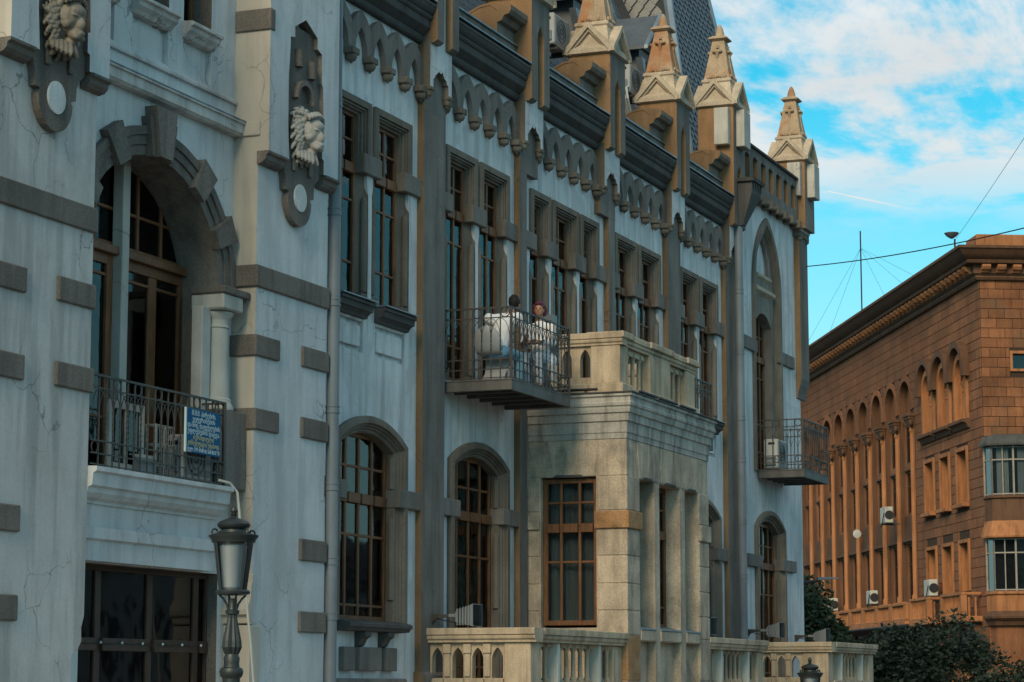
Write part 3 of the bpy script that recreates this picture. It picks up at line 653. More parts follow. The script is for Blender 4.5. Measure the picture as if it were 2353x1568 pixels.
while z < 15.2:
    c = rc(z); y = c[2] + .28 + (.135 if row % 2 else 0)
    while y < c[2] + 1.9: place('diamond_tile', dme, (c[0], y, z), RF); y += .27
    z += .165; row += 1
for zlist, nm in (((rc(10.0), 10.0, rc(17.0), 17.0), 'hip_flashing'),):
    a, z0, b, z1 = zlist
    for s0_, e0 in (((a[0], a[2]), (b[0], b[2])), ((a[1], a[2]), (b[1], b[2]))):
        m = M(); m.tube([(s0_[0], s0_[1], z0), (e0[0], e0[1], z1)], .10, 6); obj(nm, m, 'zinc', RF)
# main mansard
def ms(z): return .55 + .42 * (z - 10.0)
m = M(); m.add([(27.3, ms(10), 10), (47.6, ms(10), 10), (47.6, ms(15), 15), (27.3, ms(15), 15)], [[0, 1, 2, 3]]); m.add([(27.3, ms(15), 15), (47.6, ms(15), 15), (47.6, 9, 15.5), (27.3, 9, 15.5)], [[0, 1, 2, 3]])
RM = obj('mansard_roof', m, 'roof_dark', MB)
rest = M(); z = 10.1; row = 0
while z < 14.6:
    x = 31.5 + (.11 if row % 2 else 0)
    while x < 47.3: y = ms(z); rest.hull([(x, y - .03, z), (x + .2, y - .03, z), (x + .2, y - .045, z), (x, y - .045, z)], [(x, y + .055, z + .2), (x + .2, y + .055, z + .2), (x + .2, y + .045, z + .2), (x, y + .045, z + .2)]); x += .22
    z += .16; row += 1
obj('shingles', rest, 'slate', RM)['kind'] = 'stuff'
obj('valley_roll', M().tube([(46.9, 1.15, 11.6), (46.95, 1.7, 13.0), (47.0, 2.6, 15.0)], .11, 8), 'roof_dark', RM, smooth=40)
for xc in (33.7, 37.5, 41.3, 45.07):
    m = M(); m.box(xc - .62, xc + .62, 1.0, 3, 10.1, 12.62); D = obj('dormer', m, 'slate', RM)
    m = M()
    for sx in (-1, 1): m.hull([(xc, .78, 13.36), (xc, 3.4, 13.36), (xc + sx * .95, 3.4, 12.5), (xc + sx * .95, .78, 12.5)], [(xc, .78, 13.42), (xc, 3.4, 13.42), (xc + sx * .95, 3.4, 12.56), (xc + sx * .95, .78, 12.56)])
    obj('dormer_roof', m, 'slate', D)
    for sx in (-1, 1): obj('barge_strip', M().hull([(xc, .70, 13.37), (xc, .775, 13.37), (xc + sx * .97, .775, 12.49), (xc + sx * .97, .70, 12.49)], [(xc, .70, 13.45), (xc, .775, 13.45), (xc + sx * .97, .775, 12.57), (xc + sx * .97, .70, 12.57)]), 'zinc', D)
    obj('dormer_gable', M().prism([(xc - .75, 12.62), (xc, 13.32), (xc + .75, 12.62)], 'y', .95, 1.4), 'wood_dark', D)
    obj('dormer_window', M().box(xc - .35, xc + .35, .965, 1.0, 11.2, 12.4, .01), 'glass', D)
    obj('dormer_cheek', M().prism([(xc - .66, 12.35), (xc - .9, 12.35), (xc - .66, 12.0)], 'y', .85, .98), 'zinc', D)

# ------------------------------------------------------------------ air conditioners
def aircon(x, y, z, label, s=(.78, .30, .56), face='x', group=None, parent_rot=None, par=None):
    """x,y,z = near lower corner; face 'x': the narrow service end looks along -X"""
    if par is None: t = thing('air_conditioner', label, 'air conditioner', (x, y, z), group)
    else: t = par
    L, Dp, H = s
    obj('casing', M().box(x, x + L, y, y + Dp, z, z + H, .02), 'white_plastic', t)
    g = M(); g.box(x + .05, x + L - .05, y - .012, y - .001, z + .04, z + H - .04); gr = obj('grille', g, 'grey_plastic', t)
    g = M()
    for k in range(3): g.ring((x + L * .42, y - .018, z + H * .5), .06 + .07 * k, .006, 'y', 18, 4)
    obj('guard_rings', g, 'black_plastic', gr)['kind'] = 'stuff'
    obj('valve_cover', M().box(x - .035, x - .001, y + .04, y + Dp - .05, z + .06, z + .24, .01), 'grey_plastic', t)
    obj('handle', M().box(x - .012, x - .001, y + .06, y + .2, z + H - .12, z + H - .07, .004), 'black_plastic', t)
    for q in (.1, L - .14): obj('foot', M().box(x + q, x + q + .04, y, y + Dp, z - .04, z - .001), 'black_plastic', t)
    return t
def bracket_shelf(t, x, y, z, L=.8, Dp=.35, drop=.35):
    for q in (.1, L - .13): obj('shelf_bracket', M().prism([(y - .02, z - .041), (y + Dp + .2, z - .041), (y + Dp + .2, z - .041 - drop), (y + Dp + .17, z - .041 - drop), (y + Dp + .14, z - .075), (y - .02, z - .075)], 'x', x + q, x + q + .04), 'iron', t)
a = aircon(38.35, .50, 11.12, 'white outdoor air conditioner on brackets behind the tallest clipped pinnacle', group='air conditioners behind the roof parapet'); bracket_shelf(a, 38.35, .5, 11.12, drop=.9)
a = aircon(42.4, .50, 11.2, 'white outdoor air conditioner with looped hoses below a zinc dormer roof', group='air conditioners behind the roof parapet'); bracket_shelf(a, 42.4, .5, 11.2, drop=.9)
for k in range(3):
    m = M(); m.tube([(42.38, .52 + .06 * k, 11.30 - .03 * k), (42.2, .5 + .06 * k, 11.22), (42.15, .45 + .05 * k, 11.0), (42.3, .45 + .05 * k, 10.8), (42.5, .5, 10.6)], .022, 6); obj('hose', m, 'cable_white', a, smooth=40)

# ------------------------------------------------------------------ drainpipes
def collar(m, x, y, z, r): m.lathe([(r, -.05), (r + .012, -.05), (r + .012, -.03), (r + .004, -.03), (r + .004, .03), (r + .012, .03), (r + .012, .05), (r, .05)], (x, y, z), 16)
t = thing('drainpipe', 'fat blue-grey drainpipe in the corner beside the lion-head pier', 'drainpipe', (27.96, -.36, gz(28)), 'painted drainpipes')
obj('pipe', M().lathe([(.083, 0), (.083, 11.6)], (27.96, -.36, gz(28)), 18), 'pipe_paint', t, smooth=40)
for z in (6.15, 4.95, 3.55, 2.55, 1.6, .9, 7.6): obj('joint', (lambda q: (collar(q, 27.96, -.36, z, .083), q)[1])(M()), 'pipe_paint', t, smooth=40)
t = thing('drainpipe', 'slim blue-grey drainpipe hanging below a dark tapering rain hopper', 'drainpipe', (46.95, -.27, gz(47)), 'painted drainpipes')
obj('pipe', M().lathe([(.088, 0), (.088, 9.45 - gz(47))], (46.95, -.27, gz(47)), 18), 'pipe_paint', t, smooth=40)
for z in (8.0, 6.75, 5.4, 4.55, 3.3, 2.2): obj('joint', (lambda q: (collar(q, 46.95, -.27, z, .088), q)[1])(M()), 'pipe_paint', t, smooth=40)
m = M(); hx, hy = 46.95, -.30
def rc4(a, b, c, d, z): return [(hx - a, hy - c, z), (hx + b, hy - c, z), (hx + b, hy + d, z), (hx - a, hy + d, z)]
m.hull(rc4(.10, .10, .10, .10, 9.35), rc4(.11, .55, .30, .12, 10.02)); m.hull(rc4(.11, .55, .30, .12, 10.02), rc4(.12, .56, .31, .12, 10.25)); m.hull(rc4(.18, .62, .36, .12, 10.25), rc4(.20, .64, .38, .12, 10.32))
h = obj('rain_hopper', m, 'trim_dark', t)
for k in range(4): obj('hopper_fringe', M().prism([(hx - .05 + .17 * k, 10.24), (hx + .09 + .17 * k, 10.24), (hx + .02 + .17 * k, 10.10)], 'y', hy - .325, hy - .312), 'trim_dark', h)

# ------------------------------------------------------------------ stone bay with terrace
BX0, BX1, BY = 35.62, 39.9, -1.72
BAY = thing('stone_bay', 'weathered beige stone bay projecting two storeys below the terrace balustrade', 'bay window', (37.7, -.8, gz(38)))
lw = [(-1.22, .92), (-1.22, 3.28), (-.29, 3.28), (-.29, .92)]
SL = [(36.24, 37.0), (37.24, 38.33), (38.6, 39.35)]
m = M(); m.sheet([(0, -4.4), (0, 3.86), (BY, 3.86), (BY, -4.4)], [lw], 'x', BX0); m.loopwall(lw, 'x', BX0, BX0 + .2)
fh = [[(a, .93), (a, 3.27), (b, 3.27), (b, .93)] for a, b in SL] + [[(a, -1.2), (a, .72), (b, .72), (b, -1.2)] for a, b in SL]
m.sheet([(BX0, -4.4), (BX0, 3.86), (BX1, 3.86), (BX1, -4.4)], fh, 'y', BY)
for k, h in enumerate(fh):
    m.loopwall(h, 'y', BY, BY + (.32 if k < 3 else .14))
    if k > 2: m.sheet(h, [], 'y', BY + .14)
m.add([(BX1, 0, -4.4), (BX1, BY, -4.4), (BX1, BY, 3.86), (BX1, 0, 3.86)], [[0, 1, 2, 3]])
obj('bay_wall', m, 'bay_stone', BAY)
obj('bay_interior', M().box(BX0 + .5, BX1 - .4, -.9, -.02, -4, 3.8), 'room', BAY)
wl_ = window(BAY, -1.215, -.295, .96, 3.26, BX0 + .12, [-1.215 + .31, -1.215 + .62], [2.48, 2.88, 1.95], fw=.075, bar=.022, transom=2.48, ax='x', panes=True)
m = M()                                                # curtain inside the bay
V = []
for i in range(25):
    y = -1.2 + .9 * i / 24; x = BX0 + .3 + .02 * math.sin(i * 1.7); V += [(x, y, 1.0), (x, y, 3.2)]
m.add(V, [[2 * i, 2 * i + 1, 2 * i + 3, 2 * i + 2] for i in range(24)]); obj('curtain', m, 'curtain', BAY, smooth=True)
for a, b in SL:
    window(BAY, a - .01, b + .01, .95, 3.27, BY + .28, [(a + b) / 2], [2.48, 2.9, 1.3], fw=.08, transom=2.48, curtain=(1.0, 3.2))
    m = M(); m.prism([(BY - .03, .90), (BY - .03, .92), (BY + .26, .99), (BY + .26, .9)], 'x', a + .004, b - .004); obj('sill_flashing', m, 'zinc', BAY)
    obj('sill', M().box(a + .003, b - .003, BY - .02, BY + .3, .725, .90, .015), 'bay_stone', BAY)
# dressed stones of the piers and lintels
def stone(x0, x1, y0, y1, z0, z1, mt='bay_stone', name='stone'): return obj(name, M().box(x0, x1, y0, y1, z0 + .006, z1 - .006, .012), mt, BAY)
JZ = [3.275, 2.735, 2.45, 2.03, 1.60, 1.18, .80, .10, -.5, -1.1, -1.9]
for k in range(len(JZ) - 1):
    zt_, zb_ = JZ[k], JZ[k + 1]; blk = k == 1; p = .05 if blk else .014
    stone(BX0 - p, 36.22 + (.04 if blk else 0), BY - p, -1.235 + (.04 if blk else 0), zb_, zt_, 'bay_stone_rust' if k in (1, 6, 7) else 'bay_stone')
    stone(39.36, BX1 + p, BY - p, BY + .2, zb_, zt_)
    if k < 6: stone(BX0 - p, BX0 + .15, -.275, -.012, zb_, zt_)
T = [-.06, -.386, -.98, -1.30, -1.72]; Bm = [-.16, -.48, -.905, -1.23, -1.72]
for k in range(4):
    g = .022; P = [(T[k] - g, 3.85), (T[k + 1] + (g if k < 3 else -.012), 3.85), (Bm[k + 1] + (g if k < 3 else -.012), 3.29), (Bm[k] - g, 3.29)]
    obj('lintel_stone', M().prism(P, 'x', BX0 - .012, BX0 + .05), 'bay_stone', BAY)
TF = [36.1, 36.75, 37.25, 38.0, 38.5, 39.0, 39.5]; BF = [36.24, 36.9, 37.3, 37.95, 38.4, 38.85, 39.35]
for k in range(6): obj('lintel_stone', M().prism([(TF[k] + .02, 3.85), (TF[k + 1] - .02, 3.85), (BF[k + 1] - .02, 3.29), (BF[k] + .02, 3.29)], 'y', BY - .012, BY + .05), 'bay_stone', BAY)
for (a, b, ax) in ((-1.02, -.5, 'x'), (36.4, 36.85, 'y'), (37.5, 38.1, 'y'), (38.75, 39.2, 'y')):
    P = [(a, 3.27), (a + .04, 3.31), (b - .04, 3.31), (b, 3.27)]
    obj('drip', M().prism(P, ax, (BX0 if ax == 'x' else BY) - .02, (BX0 if ax == 'x' else BY) + .04), 'trim_dark', BAY)
CP = [(0, 3.86), (.018, 3.86), (.018, 3.95), (.032, 3.955), (.032, 4.12), (.06, 4.135), (.06, 4.25), (.09, 4.265), (.10, 4.32), (.10, 4.35), (.125, 4.37), (.13, 4.41), (.11, 4.44), (.11, 4.50), (.145, 4.52), (.145, 4.56)]
m = M(); loft(m, [[(BX0 - o, 0, z), (BX0 - o, BY - o, z), (BX1 + o, BY - o, z), (BX1 + o, 0, z)] for o, z in CP]); m.add([(BX0 - .145, 0, 4.56), (BX0 - .145, BY - .145, 4.56), (BX1 + .145, BY - .145, 4.56), (BX1 + .145, 0, 4.56)], [[0, 1, 2, 3]])
obj('bay_cornice', m, 'cornice_stone', BAY)
m = M(); m.box(BX0 - .17, BX1 + .17, BY - .17, 0, 4.563, 4.585, .004); obj('cornice_flashing', m, 'trim_dark', BAY)

# ------------------------------------------------------------------ balustrades
BALC = {}
def colonnette(par, x, y, z0, z1, r=.035):
    key = round(z1 - z0, 3)
    if key in BALC: return again(BALC[key], (x, y, z0), par)
    h = z1 - z0; m = M(); m.box(x - .06, x + .06, y - .06, y + .06, z0, z0 + .03, .004)
    m.lathe([(.055, .03), (.055, .05), (.038, .07), (r, .09), (r * .9, h - .12), (.04, h - .10), (.05, h - .08), (.055, h - .07), (.055, h - .06), (0, h - .06)], (x, y, z0), 10)
    m.box(x - .055, x + .055, y - .065, y + .065, z1 - .062, z1, .004)
    o = obj('baluster', m, 'balustrade_stone', par, smooth=40); BALC[key] = o; return o
def rail_prof(y, z, s=1, w=.16):                       # moulded coping, s = outward sign
    return [(y + s * w * .75, z - .20), (y - s * w * .95, z - .20), (y - s * w * .95, z - .17), (y - s * w * 1.15, z - .15), (y - s * w * 1.2, z - .12), (y - s * w * 1.1, z - .10), (y - s * w * 1.3, z - .09), (y - s * w * 1.3, z - .01), (y - s * w * 1.25, z), (y + s * w * .95, z), (y + s * w * .95, z - .10)]
def arch_panel(par, X, yl, z0, z1, yh, zbot, zs, za, hw, thick=.13, ax='x'):
    """pierced wall with pointed openings, in plane X"""
    H = [[(c - hw, zbot)] + [(c + p[0], zs + p[1]) for p in ogive(hw, za - zs, 5)] + [(c + hw, zbot)] for c in yh]
    m = M(); O = [(yl[0], z0), (yl[0], z1), (yl[1], z1), (yl[1], z0)]
    for q in (X - thick / 2, X + thick / 2): m.sheet(O, H, ax, q)
    m.loopwall(O, ax, X - thick / 2, X + thick / 2)
    for h in H: m.loopwall(h, ax, X - thick / 2, X + thick / 2)
    p = obj('pierced_panel', m, 'balustrade_stone', par)
    return p
def pedestal(par, x0, x1, y0, y1, z0, z1, panel=None):
    o = obj('pedestal', M().box(x0, x1, y0, y1, z0, z1, .012), 'balustrade_stone', par)
    if panel == 'x': obj('pedestal_panel', M().prism([(y0 + .05, z0 + .1), (y0 + .05, z1 - .1), ((y0 + y1) / 2, z1 - .06), (y1 - .05, z1 - .1), (y1 - .05, z0 + .1)], 'x', x0 - .015, x0 - .001), 'balustrade_stone', o)
    return o
def terrace(name, label, cat, X0, X1, YF, ztop, zlow, arches, group=None, y_in=0.0, ped=.33, panels=True, balx=None, endped=True):
    t = thing(name, label, cat, ((X0 + X1) / 2, YF, zlow), group)
    zo = ztop - .20
    if arches:
        obj('coping', M().prism([(p[0], p[1]) for p in [(X0 + q[0], q[1]) for q in rail_prof(0, ztop)]], 'y', y_in, YF - .2), 'balustrade_stone', t)
        yl = (y_in, YF + ped); arch_panel(t, X0, yl, zlow, zo, arches, ztop - .70, ztop - .44, ztop - .27, .085)
        for c0, c1 in zip(arches[:-1], arches[1:]):
            y = (c0 + c1) / 2; obj('pier_shaft', M().box(X0 - .10, X0 - .066, y - .045, y + .045, ztop - .68, ztop - .36, .008), 'balustrade_stone', t)
            obj('pier_cap', M().box(X0 - .115, X0 - .066, y - .06, y + .06, ztop - .355, ztop - .22, .008), 'balustrade_stone', t)
        for c in arches: obj('opening_sill', M().box(X0 - .12, X0 + .12, c - .1, c + .1, ztop - .80, ztop - .705, .008), 'balustrade_stone', t)
    pedestal(t, X0 - .10, X0 + .32, YF - .10, YF + ped - .002, zlow, zo, 'x' if panels else None)
    obj('coping', M().prism([(YF + q[0], q[1] + .002) for q in rail_prof(0, ztop)], 'x', X0 + (.0 if not arches else .208), X1), 'balustrade_stone', t)
    obj('base_course', M().box(X0 + .32, X1 - .3, YF - .12, YF + .14, zlow, ztop - .76, .012), 'balustrade_stone', t)
    if endped: pedestal(t, X1 - .40, X1, YF - .09, YF + .12, zlow, zo)
    a, b = X0 + .42, X1 - .45; n = int((b - a) / .27)
    for k in range(n + 1):
        x = a + (b - a) * k / n
        if k in (2, n - 2): obj('flat_post', M().box(x - .05, x + .05, YF - .11, YF + .06, ztop - .76, zo, .006), 'mortar', t)
        else: colonnette(t, x, YF, ztop - .76, zo)
    obj('head_course', M().box(X0 + .32, X1 - .4, YF - .03, YF + .06, zo - .06, zo - .003), 'balustrade_stone', t)
    return t
terrace('terrace_balustrade', 'stone balustrade with pointed openings left of the stone bay', 'balustrade', 31.8, 35.6, -1.54, .83, gz(33), [-.21, -.525, -.83, -1.13][:4], y_in=-.02, ped=.30)
terrace('terrace_balustrade', 'stone balustrade of slim colonnettes right of the stone bay, against its corner', 'balustrade', 39.92, 43.55, -1.54, .85, gz(41), None, panels=False)
terrace('terrace_balustrade', 'stone balustrade with a corner pedestal in front of the corner pavilion', 'balustrade', 47.6, 51.4, -1.75, .90, gz(49), [-.28, -.58, -.88, -1.17], y_in=-.02, ped=.42)
# terrace rail on top of the bay
t = thing('roof_terrace_balustrade', 'ochre-stained stone balustrade on top of the stone bay', 'balustrade', (37.7, -1.55, 4.585)); zt_ = 5.57
fx, fy, rx = 35.79 + .1, -1.555 + .1, 39.73 - .1
for x, s in ((fx, 1), (rx, -1)):
    obj('coping', M().prism([(x + q[0], q[1]) for q in rail_prof(0, zt_, s, .125)], 'y', -.02, fy + (.0 if s < 0 else -.163)), 'balustrade_stone', t)
    arch_panel(t, x, (-.02, -1.06), 4.60, zt_ - .2, [-.35, -.66, -.97][:3], 4.87, 5.15, 5.32, .085)
    obj('plinth', M().box(x - .13, x + .13, -1.06, -.02, 4.587, 4.76, .01), 'balustrade_stone', t)
obj('coping', M().prism([(fy + q[0], q[1] + .002) for q in rail_prof(0, zt_, 1, .125)], 'x', fx + .163, rx + .163), 'balustrade_stone', t)
for (a, b, d) in ((35.79, 36.2, -1.07), (37.22, 38.3, -1.38), (39.2, 39.73, -1.25)):
    obj('pedestal', M().box(a, b, -1.565 if a != 37.22 else -1.59, d, 4.76, zt_ - .2, .01), 'balustrade_stone', t)
    obj('pedestal_cap', M().box(a - .06, b + .06, -1.565 - .085, d + .05, zt_ - .09, zt_ + .012, .012), 'balustrade_stone', t)
    obj('plinth', M().box(a - .05, b + .05, -1.565 - .06, d + .04, 4.587, 4.76, .015), 'balustrade_stone', t)
for a, b in ((36.25, 37.17), (38.35, 39.15)):
    obj('plinth', M().box(a, b, -1.6, -1.32, 4.587, 4.72, .01), 'balustrade_stone', t); obj('head_course', M().box(a - .04, b + .04, -1.5, -1.4, zt_ - .30, zt_ - .203), 'balustrade_stone', t)
    for k in range(3): colonnette(t, a + .15 + .31 * k, -1.46, 4.72, zt_ - .24)
for k, (a, b) in enumerate(((36.05, 36.9), (37.05, 37.95), (38.15, 38.95))):
    s = thing('strip_light', ('dark strip floodlight on the bay cornice, nearest the big corner pedestal', 'dark strip floodlight on the bay cornice, middle one of the row of three', 'dark strip floodlight on the bay cornice, at the end pedestal of the row')[k], 'floodlight', (a, -1.83, 4.585), 'strip floodlights on the bay cornice')
    obj('housing', M().box(a, b, -1.84, -1.78, 4.62, 4.66, .012), 'black_plastic', s)
    for q in (.15, .7): obj('foot', M().box(a + q, a + q + .04, -1.83, -1.79, 4.585, 4.621), 'iron', s)
s = thing('strip_light', 'dark strip floodlight on the bay cornice beside the iron balcony', 'floodlight', (35.54, -.95, 4.585)); obj('housing', M().box(35.52, 35.57, -1.28, -.4, 4.62, 4.66, .012), 'black_plastic', s)
for q in (-1.1, -.55): obj('foot', M().box(35.53, 35.56, q, q + .04, 4.585, 4.621), 'iron', s)

# ------------------------------------------------------------------ iron balconies
def twisted(h, s=.011, n=14):
    m = M(); V = []; tw = 2.6 * PI
    for j in range(n + 1):
        z = h * j / n; a = tw * j / n
        for k in range(4): V.append((s * 1.35 * math.cos(a + k * PI / 2), s * 1.35 * math.sin(a + k * PI / 2), z))
    m.add(V, [[j * 4 + k, j * 4 + (k + 1) % 4, (j + 1) * 4 + (k + 1) % 4, (j + 1) * 4 + k] for j in range(n) for k in range(4)]); return m
TWM = {}
def railing(par, ax, c, u0, u1, zb, h=1.05, pitch=.158):
    """wrought railing along ax at the other coordinate c"""
    P = (lambda u, z, o=0: (u, c + o, z)) if ax == 'x' else (lambda u, z, o=0: (c + o, u, z))
    z1, z2, z3, z4, z5 = zb + h, zb + h * .86, zb + h * .28, zb + h * .14, zb + .02
    for z, r in ((z1, .017), (z2, .011), (z3, .012), (z4, .011), (z5, .010)):
        obj('rail', M().tube([P(u0, z), P(u1, z)], r, 4), 'iron', par)
    n = max(3, round(abs(u1 - u0) / pitch)); us = [u0 + (u1 - u0) * k / n for k in range(n + 1)]
    arcs = M(); hh = round(z1 - zb, 3)
    if hh not in TWM:
        m = M(); m.box(-.0075, .0075, -.0075, .0075, 0, .33 * h); m.box(-.0075, .0075, -.0075, .0075, .66 * h, hh); t2 = twisted(.33 * h, .0085); m.add([(p[0], p[1], p[2] + .33 * h) for p in t2.v], t2.f)
        TWM[hh] = bpy.data.meshes.new('bar'); TWM[hh].from_pydata(m.v, [], m.f); finish(TWM[hh], 'iron', 0, None)
    for k, u in enumerate(us[1:-1]): place('bar', TWM[hh], P(u, zb), par)
    d = us[1] - us[0]
    for k in range(n):                                 # interlaced pointed hoops under the second rail
        u = us[k]; w_ = 2 * d if k < n - 1 else d
        arcs.tube([P(u + w_ / 2 - w_ / 2 * math.cos(PI * q / 10), z2 - .30 * h + (.30 * h - .012) * math.sin(PI * q / 10)) for q in range(11)], .0055, 4)
    obj('hoops', arcs, 'iron', par)['kind'] = 'stuff'
    for k in range(0, n, 3):
        for z in ((z1 + z2) / 2, (z3 + z4) / 2):
            u = us[k] + d / 2; r = min((z1 - z2) / 2 - .004, abs(d) / 2 + .02)
            obj('ring', M().ring(P(u, z), r, .008, 'y' if ax == 'x' else 'x', 14, 4), 'iron', par)
def iron_balcony(label, x0, x1, zb, yo=-1.10, group=None, sides=(True, True)):
    t = thing('iron_balcony', label, 'balcony', ((x0 + x1) / 2, -.5, zb - .17), group)
    obj('deck', M().box(x0, x1, yo, -.02, zb - .025, zb, .004), 'steel_beam', t)
    for nm, b in (('edge_beam', (x0, x0 + .07, yo, -.02)), ('edge_beam', (x1 - .07, x1, yo, -.02))): obj(nm, M().box(b[0], b[1], b[2], b[3], zb - .17, zb - .028, .008), 'steel_beam', t)
    m = M(); P = [(yo, zb - .17), (yo + .06, zb - .17), (yo + .06, zb - .16), (yo + .012, zb - .155), (yo + .012, zb - .045), (yo + .06, zb - .04), (yo + .06, zb - .028), (yo, zb - .028)]
    m.prism(P, 'x', x0 + .072, x1 - .072); obj('edge_beam', m, 'steel_beam', t)
    n = 4
    for k in range(1, n + 1):
        x = x0 + (x1 - x0) * k / (n + 1); obj('joist', M().box(x - .04, x + .04, yo + .07, -.0, zb - .15, zb - .03), 'steel_beam', t)
    for x in (x0 + .02, x1 - .02): obj('post', M().box(x - .018, x + .018, yo, yo + .036, zb, zb + 1.06, .004), 'iron', t)
    railing(t, 'x', yo + .018, x0 + .04, x1 - .04, zb)
    railing(t, 'y', x0 + .02, yo + .04, -.03, zb); railing(t, 'y', x1 - .02, yo + .04, -.03, zb)
    return t
iron_balcony('wrought-iron balcony where two people sit beside the stone bay', 32.35, 34.8, 4.45)
iron_balcony('wrought-iron balcony of the corner pavilion holding an air conditioner', 49.02, 51.1, 4.52, -1.02)
iron_balcony('short wrought-iron balcony behind the far end of the roof terrace balustrade', 39.98, 42.3, 4.45)
aircon(49.15, -.42, 4.565, 'pale air conditioner standing on the corner pavilion balcony', s=(.8, .3, .62))

# ------------------------------------------------------------------ the grey building with lion heads
LB = thing('lion_head_building', 'weathered grey stucco building with lion-head cartouches and a tall arched window', 'building', (24, 2, gz(22)))
AC_, AZ = 23.93, 4.75
def ell(a, b, t0=0.0, t1=PI, n=20): return [(AC_ + a * math.cos(t1 + (t0 - t1) * i / n), AZ + b * math.sin(t1 + (t0 - t1) * i / n)) for i in range(n + 1)]
ah = [(AC_ - 1.55, 2.33)] + ell(1.55, 1.32) + [(AC_ + 1.55, 2.33)]
bw = [(22.55, -3.0), (22.55, 1.34), (25.62, 1.34), (25.62, -3.0)]
UPN = [(22.30, 22.98), (23.38, 24.2), (24.55, 25.23)]
ph = [[(a, 7.23), (a, 7.66), (b, 7.66), (b, 7.23)] for a, b in UPN]; uh = [[(a, 7.87), (a, 9.8), (b, 9.8), (b, 7.87)] for a, b in UPN]
m = M(); m.sheet([(22.0, -4.4), (22.0, 10.5), (25.9, 10.5), (25.9, -4.4)], [ah, bw] + ph + uh, 'y', 0)
for h in ph: m.loopwall(h, 'y', 0, .07); m.sheet(h, [], 'y', .07)
obj('recess_wall', m, 'stucco_blue_grey', LB)
for h, d, cl_ in [(ah, .56, False), (bw, .25, True)] + [(h, .3, True) for h in uh]: obj('opening_reveal', M().loopwall(h, 'y', 0, d, closed=cl_), 'quoin_brown', LB, smooth=30)
m = M(); m.box(18, 27.75, 1.4, 10, -4.4, 10.5); m.box(22, 25.8, .6, 1.4, 1.5, 2.2); m.box(22, 25.8, .6, 1.4, 6.5, 7.1); obj('interior', m, 'room', LB)
pier_mat = lambda n, c: 1 if n.x < -.7 else 0
